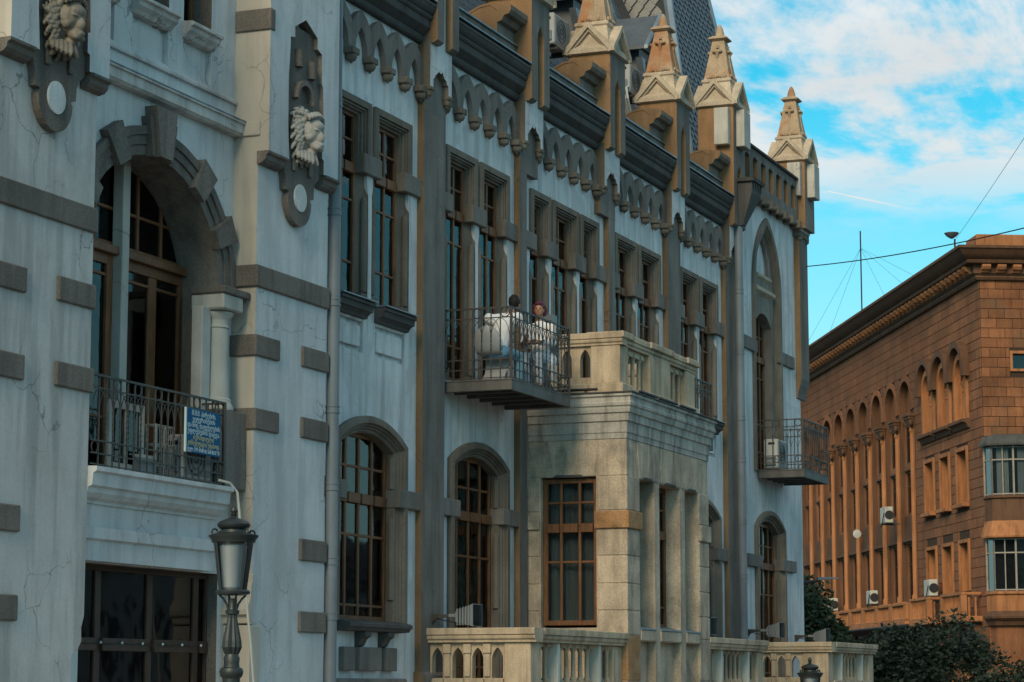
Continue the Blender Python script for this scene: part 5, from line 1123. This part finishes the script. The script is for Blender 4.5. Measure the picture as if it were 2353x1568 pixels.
oriel_part('oriel_base', [(.05, 2.9), (.05, 3.5), (.14, 3.55), (.14, 3.65), (.0, 3.66)], 'brownstone_smooth'); oriel_part('oriel_foot', [(.02, 2.35), (.1, 2.5), (.28, 2.62), (.30, 2.70), (.20, 2.78), (.05, 2.9)], 'cornice_brown')
oriel_part('oriel_shaft', [(-.15, -4.0), (-.15, 2.35)], 'brownstone')
for z0, z1 in ((3.66, 5.7), (7.34, 9.25)):
    L0, L1 = oriel_loop(-.02, z0), oriel_loop(-.02, z1)
    for k in range(6):
        a, b = Vector(L0[k]), Vector(L0[k + 1]); h = Vector((0, 0, z1 - z0)); n_ = max(1, round((b - a).length / .55)); 
        fr = M()
        for j in range(n_ + 1):
            p = a.lerp(b, j / n_); fr.tube([p, p + h], .045 if j in (0, n_) else .028, 4, rot=0)
        for zz_ in (.05, (z1 - z0) * .72, z1 - z0 - .05): fr.tube([a + Vector((0, 0, zz_)), b + Vector((0, 0, zz_))], .035, 4)
        f = obj('oriel_window', fr, 'oriel_paint', OR)
        g = M(); nrm_ = (b - a).cross(Vector((0, 0, 1))).normalized() * .02; g.add([a - nrm_, b - nrm_, b - nrm_ + h, a - nrm_ + h], [[0, 1, 2, 3]]); obj('pane', g, 'glass_dim', OR)
        if z0 > 7: g = M(); g.add([a * .8 + b * .2 - nrm_ * 6, a * .25 + b * .75 - nrm_ * 6, a * .25 + b * .75 - nrm_ * 6 + h * .96, a * .8 + b * .2 - nrm_ * 6 + h * .96], [[0, 1, 2, 3]]); obj('blind', g, 'curtain', OR)
# balconies of the stone building
def sbal(s0, s1, o0, z0=2.75, z1=3.68):
    t = obj('balcony', M().box(s0, s1, .0, o0, z0 - .22, z0, .03), 'brownstone_smooth', SB)
    obj('balcony_rail', M().box(s0, s1, o0 - .2, o0, z1 - .12, z1, .02), 'brownstone_smooth', t); obj('balcony_rail', M().box(s0, s0 + .2, .03, o0 - .21, z1 - .12, z1, .02), 'brownstone_smooth', t); obj('balcony_kerb', M().box(s0, s1, o0 - .18, o0 - .02, z0, z0 + .08), 'brownstone_smooth', t)
    for x in (s0 + .12, s1 - .12): obj('balcony_pier', M().box(x - .12, x + .12, o0 - .22, o0 + .01, z0, z1 - .12, .015), 'brownstone_smooth', t)
    n = max(2, int((s1 - s0 - .5) / .24)); 
    for k in range(n + 1): colonnette2(t, s0 + .3 + (s1 - s0 - .6) * k / n, o0 - .1, z0 + .08, z1 - .12)
    for y in (.25, .5): colonnette2(t, s0 + .1, y * o0 / .8, z0, z1 - .12)
    obj('balcony_corbel', M().prism([(0, z0 - .22), (o0 * .8, z0 - .22), (o0 * .5, z0 - .4), (.12, z0 - .75), (0, z0 - .8)], 'x', s0 + .3, s1 - .3), 'cornice_brown', t)
C2M = []
def colonnette2(par, x, y, z0, z1):
    if not C2M:
        m = M(); h = z1 - z0; m.lathe([(.06, 0), (.06, .04), (.035, .08), (.06, h * .35), (.03, h * .75), (.05, h - .06), (.06, h)], (0, 0, 0), 8); me = bpy.data.meshes.new('baluster'); me.from_pydata(m.v, [], m.f); finish(me, 'brownstone_smooth', 40, None); C2M.append(me)
    place('baluster', C2M[0], (x, y, z0), par)
sbal(.7, 3.9, .85); sbal(5.9, 9.0, .85)
for k in range(8): sbal(10.85 + PB * k, 10.85 + PB * (k + 1) - .05, .55, 2.85, 3.62)
obj('awning_ledge', M().prism([(0, 2.75), (.9, 2.66), (.95, 2.60), (.9, 2.55), (.3, 2.4), (0, 2.38)], 'x', 9.4, 40), 'roof_dark', SB)
def on_wall(s, o, z): return Vector((93.995 + math.cos(ALF) * s - math.sin(ALF) * o, 3.678 + math.sin(ALF) * s + math.cos(ALF) * o, z))
def wall_ac(s, o, z, label, big=1.0):
    p = on_wall(s, o, z); t = thing('air_conditioner', label, 'air conditioner', p, 'air conditioners on the brown stone building', rz=ALF, local=True)
    obj('casing', M().box(-.42 * big, .42 * big, -.18, .18, 0, .62 * big, .03), 'pale_block', t); obj('fan', M().lathe([(.2, 0), (.2, .01)], (0, 0, 0), 16), 'black_plastic', t).rotation_euler = (0, PI / 2, 0); t.children[-1].location = (-.43 * big, 0, .3 * big)
    obj('hose', M().tube([(-.3, .19, .45), (-.3, .24, .2), (-.1, .22, .05), (.2, .2, -.15)], .02, 5), 'cable', t); 
    for q in (-.3, .26): obj('bracket', M().box(q, q + .05, -o if o < .6 else -.5, .2, -.06, -.001), 'iron', t)
wall_ac(12.9, .75, 7.15, 'white air conditioner high on a column of the brown stone building', 1.15); wall_ac(6.6, .5, 3.72, 'white air conditioner on a balcony of the brown stone building', 1.1)
wall_ac(17.2, .45, 3.75, 'white air conditioner between columns above the long brown balcony'); wall_ac(25.5, .45, 3.7, 'pale air conditioner half behind the leaves on the brown stone building')
p = on_wall(20.0, .45, 7.14); t = thing('satellite_dish', 'small white satellite dish between the columns of the brown building', 'satellite dish', p, rz=ALF, local=True); m = M()
V = [(-.05 * (1 - (r / .3) ** 2), r * math.cos(2 * PI * k / 16), r * math.sin(2 * PI * k / 16)) for r in (.02, .07, .13, .2) for k in range(16)]; m.add(V, [[j * 16 + k, j * 16 + (k + 1) % 16, (j + 1) * 16 + (k + 1) % 16, (j + 1) * 16 + k] for j in range(3) for k in range(16)]); m.add([(-.07, .02 * math.cos(k), .02 * math.sin(k)) for k in range(6)], [list(range(6))]); obj('dish', m, 'white_plastic', t); obj('arm', M().tube([(.0, 0, 0), (.15, -.4, -.1)], .02, 5), 'iron', t)
# roof fittings
q = on_wall(22.5, -.6, 17.0); t = thing('antenna_mast', 'thin guyed antenna mast on the roof of the brown stone building', 'antenna', q); obj('mast', M().tube([q, q + Vector((0, 0, 5.1))], .035, 6), 'cable', t)
top = q + Vector((0, 0, 4.25))
for s_, o_ in ((40.0, -.5), (31.5, -.5), (15.5, -.3), (13.0, -3.0), (11.0, -.2)): obj('guy_wire', M().tube([top, on_wall(s_, o_, 17.15)], .007, 3), 'cable', t)
q = on_wall(.5, .8, 17.09); t = thing('roof_floodlight', 'domed floodlight on the cornice corner of the brown stone building', 'floodlight', q); obj('stand', M().tube([q, q + Vector((0, 0, .5))], .04, 6), 'iron', t); obj('lamp_bowl', M().lathe([(.04, 0), (.2, .1), (.3, .22), (.28, .24), (.08, .20)], q + Vector((-.1, .1, .5)), 14), 'zinc', t, smooth=40)

# ------------------------------------------------------------------ people on the balcony
def fused(name, m, mt, par, voxel=.008, c=None):
    lo = [min(p[i] for p in m.v) for i in range(3)]; hi = [max(p[i] for p in m.v) for i in range(3)]
    c = Vector(((lo[0] + hi[0]) / 2, (lo[1] + hi[1]) / 2, lo[2])); me = bpy.data.meshes.new(name); me.from_pydata([(p[0] - c.x, p[1] - c.y, p[2] - c.z) for p in m.v], [], m.f)
    finish(me, mt, True, None); o = place(name, me, c, par); r = o.modifiers.new('fuse', 'REMESH'); r.mode = 'VOXEL'; r.voxel_size = voxel; r.use_smooth_shade = True
    s = o.modifiers.new('soften', 'SMOOTH'); s.factor = .5; s.iterations = 3; return o
def limb(m, pts, rs, n=10):
    for (a, ra), (b, rb) in zip(zip(pts[:-1], rs[:-1]), zip(pts[1:], rs[1:])): m.tube([a, b], [ra, rb], n); m.ball(a, ra, n, 6); m.ball(b, rb, n, 6)
def hand(m, w_, d, up, side):
    """palm at w_, fingers along d, thumb on side"""
    w_, d, up, side = Vector(w_), Vector(d).normalized(), Vector(up).normalized(), Vector(side).normalized()
    m.ball(w_ + d * .04, (.04, .04, .025), 8, 6)
    for k, (o, l) in enumerate(((-.028, .055), (-.010, .065), (.010, .062), (.027, .048))):
        a = w_ + d * .065 + side * o; b = a + d * l * .5 - up * .008; e = b + d * l * .35 - up * .03; m.tube([a, b, e], [.010, .009, .008], 6); m.ball(e, .008, 6, 4)
    a = w_ + d * .02 - side * .035; m.tube([a, a + d * .03 - side * .02, a + d * .055 - side * .015 - up * .01], [.012, .011, .009], 6)
def person(label, J, face, skin, shirt, trousers, hair, hairfn, coat=False, sleeve=.5, shoes='cloth_dark'):
    t = thing('person', label, 'person', (J['pel'][0], J['pel'][1], 4.45), None); v = {k: Vector(p) for k, p in J.items()}; f = Vector(face).normalized(); up = Vector((0, 0, 1)); sd = f.cross(up).normalized()
    b = M(); hd = v['head']
    limb(b, [v['pel'], v['chest'], v['neck']], [.13, .135, .055], 12); limb(b, [v['neck'] - Vector((0, 0, .03)), hd - f * .01], [.052, .055])
    rot = Matrix((f, -sd, up)).transposed(); b.ball(hd, (.093, .075, .115), 16, 12, rot); b.ball(hd + f * .03 - up * .05, (.062, .055, .065), 12, 8, rot); b.ball(hd + f * .098 - up * .018, (.02, .014, .024), 8, 6, rot)
    for s in (-1, 1): b.ball(hd + sd * s * .077 - up * .012, (.02, .012, .03), 8, 6, rot)
    for s in ('l', 'r'):
        limb(b, [v['sh' + s], v['el' + s], v['ha' + s]], [.052, .042, .030]); limb(b, [v['hi' + s], v['kn' + s], v['an' + s]], [.085, .058, .04])
        d = (v['ha' + s] - v['el' + s]); hand(b, v['ha' + s], d, up, sd * (1 if s == 'l' else -1)); limb(b, [v['an' + s], v['an' + s] + f * .14 - up * .035], [.038, .03])
    body = fused('body', b, skin, t, .0075)
    c = M(); limb(c, [v['pel'] + up * .02, (v['pel'] + v['chest']) / 2, v['chest'], v['neck'] - up * .05], [.15, .148, .158, .085], 12); limb(c, [v['shl'] - up * .02, v['neck'] - up * .06, v['shr'] - up * .02], [.07, .075, .07])
    for s in ('l', 'r'):
        e = v['el' + s] * sleeve + v['sh' + s] * (1 - sleeve) if sleeve <= 1 else v['el' + s]
        limb(c, [v['chest'] * .25 + v['sh' + s] * .75, v['sh' + s], e] + ([v['el' + s].lerp(v['ha' + s], sleeve - 1)] if sleeve > 1 else []), [.09, .075, .065] + ([.052] if sleeve > 1 else []))
        if coat: limb(c, [v['pel'] + sd * (.13 if s == 'l' else -.13), v['pel'] + sd * (.19 if s == 'l' else -.19) + f * .12 - up * .07, v['pel'] + sd * (.2 if s == 'l' else -.2) + f * .05 - up * .30], [.12, .065, .045])
    fused('coat' if coat else 'shirt', c, shirt, t, .010)
    q = M(); limb(q, [v['hil'], v['hir']], [.11, .11])
    for s in ('l', 'r'): limb(q, [v['hi' + s], v['kn' + s], v['an' + s] + up * .05], [.105, .075, .06])
    fused('trousers', q, trousers, t, .011)
    for s in ('l', 'r'): z = M(); limb(z, [v['an' + s] - up * .02, v['an' + s] + f * .15 - up * .045], [.045, .036]); fused('shoe', z, shoes, t, .01)
    h = M(); hairfn(h, hd, f, sd, up, rot); fused('hair', h, hair, t, .008)
    for s in (-1, 1): obj('eye', M().ball(hd + f * .085 + sd * s * .032 + up * .008, .010, 8, 6), 'hair_black', body)
    obj('mouth', M().ball(hd + f * .086 - up * .058, (.008, .022, .006), 8, 6, None), 'lip', body)
    return t
mat('lip', (0.30, 0.09, 0.08), .5, 0, bump=0)
def hair_short(h, hd, f, sd, up, rot):
    h.ball(hd - f * .018 + up * .028, (.103, .090, .112), 14, 10, rot); rr = random.Random(3)
    for k in range(26):
        a = rr.uniform(0, 2 * PI); b = rr.uniform(.2, 1.2); p = hd - f * .02 + up * .03 + (f * math.cos(a) * .085 + sd * math.sin(a) * .075) * math.sin(b) + up * .1 * math.cos(b); h.ball(p, .022, 6, 4)
def hair_long(h, hd, f, sd, up, rot):
    h.ball(hd - f * .022 + up * .036, (.104, .092, .108), 14, 10, rot); h.tube([hd + f * .06 + up * .085 - sd * .05, hd + f * .078 + up * .085, hd + f * .06 + up * .085 + sd * .05], [.022, .024, .022], 8)
    for s in (-1, 1): h.tube([hd + sd * s * .07 + up * .06 + f * .03, hd + sd * s * .087 - f * .02 - up * .01, hd + sd * s * .07 - f * .06 - up * .10], [.03, .034, .028], 8)
    h.ball(hd - f * .075 - up * .06, (.05, .075, .085), 10, 8, rot)
person('seated person seen from behind in a white T-shirt and blue jeans, leaning forward',
       dict(pel=(33.14, -.56, 4.97), chest=(33.24, -.62, 5.36), neck=(33.31, -.69, 5.56), head=(33.38, -.745, 5.70), shl=(33.20, -.39, 5.49), shr=(33.27, -.83, 5.49), ell=(33.40, -.34, 5.24), elr=(33.50, -.88, 5.23),
            hal=(33.66, -.46, 5.17), har=(33.70, -.76, 5.16), hil=(33.10, -.47, 4.95), hir=(33.10, -.65, 4.95), knl=(33.52, -.46, 4.94), knr=(33.53, -.74, 4.94), anl=(33.46, -.46, 4.53), anr=(33.50, -.76, 4.53)),
       (.95, -.2, -.12), 'skin_dark', 'cloth_white', 'denim', 'hair_black', hair_short, sleeve=.75)
person('seated person with pink-streaked hair in a white coat, holding a dark folder',
       dict(pel=(34.34, -.79, 4.97), chest=(34.32, -.79, 5.33), neck=(34.28, -.80, 5.56), head=(34.22, -.81, 5.745), shl=(34.29, -.98, 5.47), shr=(34.29, -.60, 5.47), ell=(34.24, -1.02, 5.22), elr=(34.24, -.55, 5.22),
            hal=(33.99, -.90, 5.20), har=(33.99, -.70, 5.22), hil=(34.34, -.88, 4.95), hir=(34.34, -.70, 4.95), knl=(33.93, -.90, 4.97), knr=(33.93, -.68, 4.99), anl=(33.97, -.92, 4.54), anr=(33.95, -.70, 4.54)),
       (-.97, -.16, -.05), 'skin', 'cloth_white', 'denim_pale', 'hair_purple', hair_long, coat=True, sleeve=1.85)
t = thing('folder', 'dark brown folder held open between the two seated people', 'folder', (33.9, -.8, 5.18)); m = M(); m.hull([(33.80, -.98, 5.14), (34.02, -.98, 5.23), (34.02, -.62, 5.23), (33.80, -.62, 5.14)], [(33.798, -.98, 5.152), (34.018, -.98, 5.242), (34.018, -.62, 5.242), (33.798, -.62, 5.152)]); obj('cover', m, 'wood_dark', t); obj('clip', M().box(34.0, 34.02, -.84, -.76, 5.243, 5.258), 'zinc', t)
def shell_chair(label, x, y, d):
    """one-piece cantilever chair; d = +1 looks along +X"""
    t = thing('shell_chair', label, 'chair', (x, y, 4.45), 'white moulded chairs on the balcony')
    prof = [(-.27, .86, .10), (-.275, .83, .16), (-.272, .76, .195), (-.25, .60, .21), (-.22, .50, .20), (-.16, .455, .20), (-.05, .44, .205), (.08, .45, .21), (.17, .455, .21), (.215, .43, .205), (.22, .37, .20), (.18, .28, .18), (.10, .18, .165), (.02, .10, .18), (-.08, .05, .21), (-.24, .015, .24)]
    V = []; n = 10; th = .014
    for sgn in (0, 1):
        for k, (px, pz, hw) in enumerate(prof):
            a, b = prof[max(k - 1, 0)], prof[min(k + 1, len(prof) - 1)]; tx, tz = b[0] - a[0], b[1] - a[1]; l = math.hypot(tx, tz); nx, nz = -tz / l, tx / l
            for j in range(n + 1):
                u = -1 + 2 * j / n; dish = (.05 * u * u if k < 6 else (.02 * u * u if k < 10 else -.05 * u * u)); cr = (1 - .25 * abs(u) ** 4) if k < 2 else 1
                V.append((x + d * (px + nx * th * sgn + (dish if k < 6 else 0)), y + hw * u * cr, 4.455 + pz + nz * th * sgn + (dish if 6 <= k < 10 else 0)))
    K = len(prof); F = []; N1 = n + 1
    for sgn in (0, 1):
        for k in range(K - 1):
            for j in range(n): o = sgn * K * N1 + k * N1 + j; F.append([o, o + 1, o + N1 + 1, o + N1])
    for k in range(K - 1):
        for j in (0, n): o = k * N1 + j; F.append([o, o + N1, o + N1 + K * N1, o + K * N1])
    for k in (0, K - 1):
        for j in range(n): o = k * N1 + j; F.append([o, o + 1, o + 1 + K * N1, o + K * N1])
    obj('shell', M().add(V, F), 'chair_grey', t, smooth=60)
    obj('base_rim', M().box(x + d * -.26, x + d * -.20, y - .2, y + .2, 4.451, 4.464, .004), 'white_plastic', t)
shell_chair('white moulded shell chair under the person in the T-shirt', 33.10, -.49, 1); shell_chair('white moulded shell chair under the person in the white coat', 34.40, -.79, -1)

# ------------------------------------------------------------------ street lamps
def lamp(x, y, label):
    g = gz(x); t = thing('street_lamp', label, 'street lamp', (x, y, g), 'cast-iron lantern posts'); Z = g + 1.7
    def L(nm, pr, mt='lamp_iron', n=20, par=t, sm=40): return obj(nm, M().lathe([(r, z + Z) for r, z in pr], (x, y, 0), n), mt, par, smooth=sm)
    L('post', [(.16, -1.7), (.16, -1.45), (.12, -1.4), (.13, -1.0), (.09, -.9), (.055, -.85), (.055, -.2), (.09, -.15), (.075, -.05), (.08, .08), (.10, .10), (.11, .14), (.10, .17), (.075, .18), (.07, .22), (.075, .26), (.06, .30)])
    m = M(); V = []; pr = [(.062, .30), (.085, .36), (.08, .42), (.055, .55), (.042, .62), (.04, .66)]; n = 24
    for r, z in pr:
        for k in range(n): rr = r * (1 + (.10 if k % 2 else -.06)); V.append((x + rr * math.cos(2 * PI * k / n), y + rr * math.sin(2 * PI * k / n), Z + z))
    m.add(V, [[j * n + k, j * n + (k + 1) % n, (j + 1) * n + (k + 1) % n, (j + 1) * n + k] for j in range(len(pr) - 1) for k in range(n)]); obj('fluted_shaft', m, 'lamp_iron', t)
    L('collar', [(.04, .655), (.062, .66), (.065, .69), (.045, .70), (.04, .72), (.042, .80), (.0, .80)])
    for k in range(4):
        a = PI / 4 + k * PI / 2; q = M(); q.tube([(x + .04 * math.cos(a), y + .04 * math.sin(a), Z + .70), (x + .055 * math.cos(a), y + .055 * math.sin(a), Z + .75), (x + .09 * math.cos(a), y + .09 * math.sin(a), Z + .80), (x + .125 * math.cos(a), y + .125 * math.sin(a), Z + .83)], .010, 6); obj('stay', q, 'lamp_iron', t)
    L('lower_ring', [(.115, .83), (.155, .84), (.16, .86), (.15, .875), (.128, .88), (.11, .875)])
    L('glass', [(.128, .88), (.182, 1.31)], 'lamp_glass', 28); L('inner_diffuser', [(.04, .86), (.09, .9), (.125, 1.28), (.1, 1.3)], 'diffuser', 20)
    for k in range(4):
        a = PI / 4 + .3 + k * PI / 2; ca, sa = math.cos(a), math.sin(a); obj('glazing_bar', M().tube([(x + .132 * ca, y + .132 * sa, Z + .875), (x + .188 * ca, y + .188 * sa, Z + 1.32)], .011, 6), 'lamp_iron', t)
    hd = L('hood', [(.186, 1.305), (.20, 1.31), (.205, 1.335), (.228, 1.36), (.23, 1.372), (.17, 1.39), (.112, 1.40), (.11, 1.425), (.13, 1.435), (.15, 1.455), (.152, 1.475), (.13, 1.50), (.075, 1.52), (.035, 1.535), (.022, 1.55)])
    L('finial', [(.022, 1.55), (.034, 1.565), (.022, 1.575), (.034, 1.59), (.035, 1.605), (.018, 1.635), (.006, 1.648)], par=hd)
    for k in range(4):
        a = PI / 4 + .3 + k * PI / 2; ca, sa = math.cos(a), math.sin(a); q = M(); q.tube([(x + (.205 + .03 * math.cos(u)) * ca, y + (.205 + .03 * math.cos(u)) * sa, Z + 1.395 + .03 * math.sin(u)) for u in [-.5 + .5 * i for i in range(11)]], .009, 6); obj('scroll', q, 'lamp_iron', hd)
    return t
lamp(19.58, -3.46, 'black cast-iron lantern post in front of the dark shop window'); lamp(41.3, -3.11, 'black cast-iron lantern top in front of the pavilion balustrade')
# modern arm light beyond the corner
t = thing('arm_street_light', 'modern grey arm street light reaching past the corner of the blue building', 'street light', (60.3, 3.2, gz(60)))
obj('pole', M().tube([(60.3, 3.2, gz(60)), (60.3, 3.2, 2.2), (60.4, 2.9, 2.55), (60.6, 2.1, 2.66), (60.75, 1.7, 2.72)], [.09, .07, .05, .045, .04], 10), 'lamp_iron', t, smooth=40)
obj('lamp_head', M().hull([(60.66, 1.75, 2.72), (60.86, 1.75, 2.72), (60.95, 1.25, 2.76), (60.8, 1.25, 2.76)], [(60.68, 1.75, 2.80), (60.84, 1.75, 2.80), (60.92, 1.27, 2.79), (60.82, 1.27, 2.79)]), 'grey_plastic', t)
# facade floodlights
def flood(label, x, y, z, z_foot):
    t = thing('facade_floodlight', label, 'floodlight', (x, y, z_foot), 'grey facade floodlights')
    obj('bracket', M().prism([(y, z - .07), (y, z + .07), (y - .02, z + .07), (y - .32, z + .055), (y - .32, z + .025), (y - .12, z - .0), (y - .02, z - .07)], 'x', x - .03, x + .03), 'iron', t)
    obj('arm', M().box(x - .035, x + .035, y - .56, y - .3, z + .015, z + .065, .008), 'grey_plastic', t); obj('pivot', M().ring((x - .045, y - .55, z + .04), .03, .016, 'x', 14, 6), 'grey_plastic', t)
    h = obj('lamp_housing', M().hull([(x - .13, y - .45, z - .05), (x + .13, y - .45, z - .05), (x + .13, y - .45, z + .09), (x - .13, y - .45, z + .09)], [(x - .18, y - .74, z - .12), (x + .18, y - .74, z - .12), (x + .18, y - .74, z + .20), (x - .18, y - .74, z + .20)]), 'grey_plastic', t)
    for k in range(5): obj('cooling_fin', M().box(x - .2, x + .2, y - .50 - .045 * k, y - .515 - .045 * k, z - .10, z + .13 + .012 * k), 'grey_plastic', h)
    obj('lens', M().box(x - .17, x + .17, y - .755, y - .741, z - .11, z + .19, .004), 'glass', h); obj('foot', M().box(x - .02, x + .02, y - .02, y, z_foot, z - .07), 'iron', t)
    obj('cable', M().tube([(x, y - .03, z - .1), (x, y - .1, z + .0), (x - .02, y - .4, z - .06), (x - .04, y - .5, z - .12), (x - .02, y - .6, z - .1)], .008, 5), 'cable', t)
flood('grey facade floodlight on the balustrade in front of the arched door', 31.8, -.06, .97, .83); flood('grey facade floodlight at the pavilion end of the stone balustrade', 47.6, -.14, 1.10, .90)
flood('grey facade floodlight on the pavilion corner over the balustrade', 51.4, -.12, 1.06, .90); flood('grey facade floodlight half hidden behind the right edge of the stone bay', 43.0, -.12, 1.08, .85)
t = thing('wall_box', 'small grey electrical box fixed beside the tall windows behind the seated people', 'electrical box', (36.5, -.12, 5.78)); obj('casing', M().box(36.42, 36.62, -.2, -.01, 5.80, 6.02, .01), 'pipe_paint', t); obj('louvre', M().box(36.41, 36.419, -.17, -.05, 5.84, 5.92), 'black_plastic', t)
# wires across the street
def sag(a, b, s, n=24): a, b = Vector(a), Vector(b); return [a.lerp(b, k / n) - Vector((0, 0, s * 4 * (k / n) * (1 - k / n))) for k in range(n + 1)]
tag(obj('overhead_cable', M().tube(sag((52.95, -.12, 9.5), (41.8, -7.45, 8.02), .10), .012, 5), 'cable'), 'thick dark overhead cable strung from the corner of the blue building', 'cable')
tag(obj('overhead_wire', M().tube(sag((59.3, -4.59, 14.27), (94.1, 4.65, 17.5), .05), .007, 4), 'cable'), 'thin overhead wire slanting down to the brown stone building roof', 'cable')
# ------------------------------------------------------------------ trees
def tree(x, y, ztop, r, label, mt, seed, n=9000, zlow=None, leaf=.13):
    rr = random.Random(seed); g = gz(x); t = thing('street_tree', label, 'tree', (x, y, g), 'street trees'); zc = ztop - r * .8
    tr = M(); tr.tube([(x, y, g), (x + .1, y, g + (zc - g) * .6), (x, y + .1, zc)], [.22, .16, .09], 10); limbs = []
    for k in range(8):
        a = 2 * PI * k / 8 + rr.uniform(-.3, .3); e = Vector((x + r * .7 * math.cos(a), y + r * .7 * math.sin(a), zc + rr.uniform(-.2, .6) * r)); s = Vector((x, y, g + (zc - g) * rr.uniform(.5, .9))); tr.tube([s, s.lerp(e, .5) + Vector((0, 0, .15)), e], [.07, .045, .015], 6); limbs.append(e)
    obj('trunk', tr, 'bark', t, smooth=40)
    cl = [(Vector((x, y, zc)) + Vector((rr.gauss(0, 1), rr.gauss(0, 1), rr.gauss(0, .8))).normalized() * r * rr.uniform(.45, .95) * Vector((1, 1, .8)).length / 1.6, rr.uniform(.25, .45) * r) for _ in range(40)]
    V, F = [], []
    for k in range(n):
        c, cr = cl[rr.randrange(len(cl))]; d = Vector((rr.gauss(0, 1), rr.gauss(0, 1), rr.gauss(0, 1))).normalized(); p = c + d * cr * rr.random() ** .4
        a = Vector((rr.gauss(0, 1), rr.gauss(0, 1), rr.gauss(0, .6))).normalized(); b = a.cross(Vector((rr.gauss(0, 1), rr.gauss(0, 1), rr.gauss(0, 1)))).normalized(); l = leaf * rr.uniform(.7, 1.3); o = len(V)
        V += [p - a * l * .5, p + b * l * .28 + a * l * .05, p + a * l * .5, p - b * l * .28 + a * l * .05]; F += [[o, o + 1, o + 2], [o, o + 2, o + 3]]
    m = M(); m.v = [tuple(q) for q in V]; m.f = F; me = bpy.data.meshes.new('crown'); c = Vector((x, y, zc)); me.from_pydata([tuple(Vector(q) - c) for q in m.v], [], m.f); me.materials.append(MATS[mt]); place('crown', me, c, t); return t
tree(70.0, .9, 1.25, 2.5, 'dark leafy street tree in front of the brown building, with the tallest crown', 'leaf_dark', 1, 30000, leaf=.16)
tree(71.0, -1.9, .45, 2.3, 'dark leafy street tree below the oriel of the brown building', 'leaf_dark', 2, 26000, leaf=.16)
tree(69.0, 3.0, .75, 1.9, 'low dark street tree between the corner pavilion and the taller tree', 'leaf_dark', 3, 20000, leaf=.16)
tree(66.5, 4.4, 2.55, 1.9, 'lighter green tree close behind the corner of the blue building', 'leaf', 4, 14000, leaf=.17)

# ------------------------------------------------------------------ the other side of the street (seen only mirrored in the panes)
OB = thing('opposite_building', 'low grey building across the street mirrored in the window panes', 'building', (90, -34, gz(90)))
obj('wall', M().box(30, 170, -44, -27, -4.2, 4.3), 'stucco_grey', OB); obj('roof', M().prism([(-44.6, 4.3), (-26.4, 4.3), (-30, 6.0), (-41, 6.0)], 'x', 29.5, 170.5), 'roof_dark', OB)
for k in range(34): obj('window', M().box(32 + 4 * k, 33.6 + 4 * k, -27.02, -26.96, .2, 2.6), 'roof_dark', OB); obj('door', M().box(34.3 + 4 * k, 35.3 + 4 * k, -27.02, -26.97, -4, -1.6), 'wood_dark', OB) if k % 3 == 0 else None
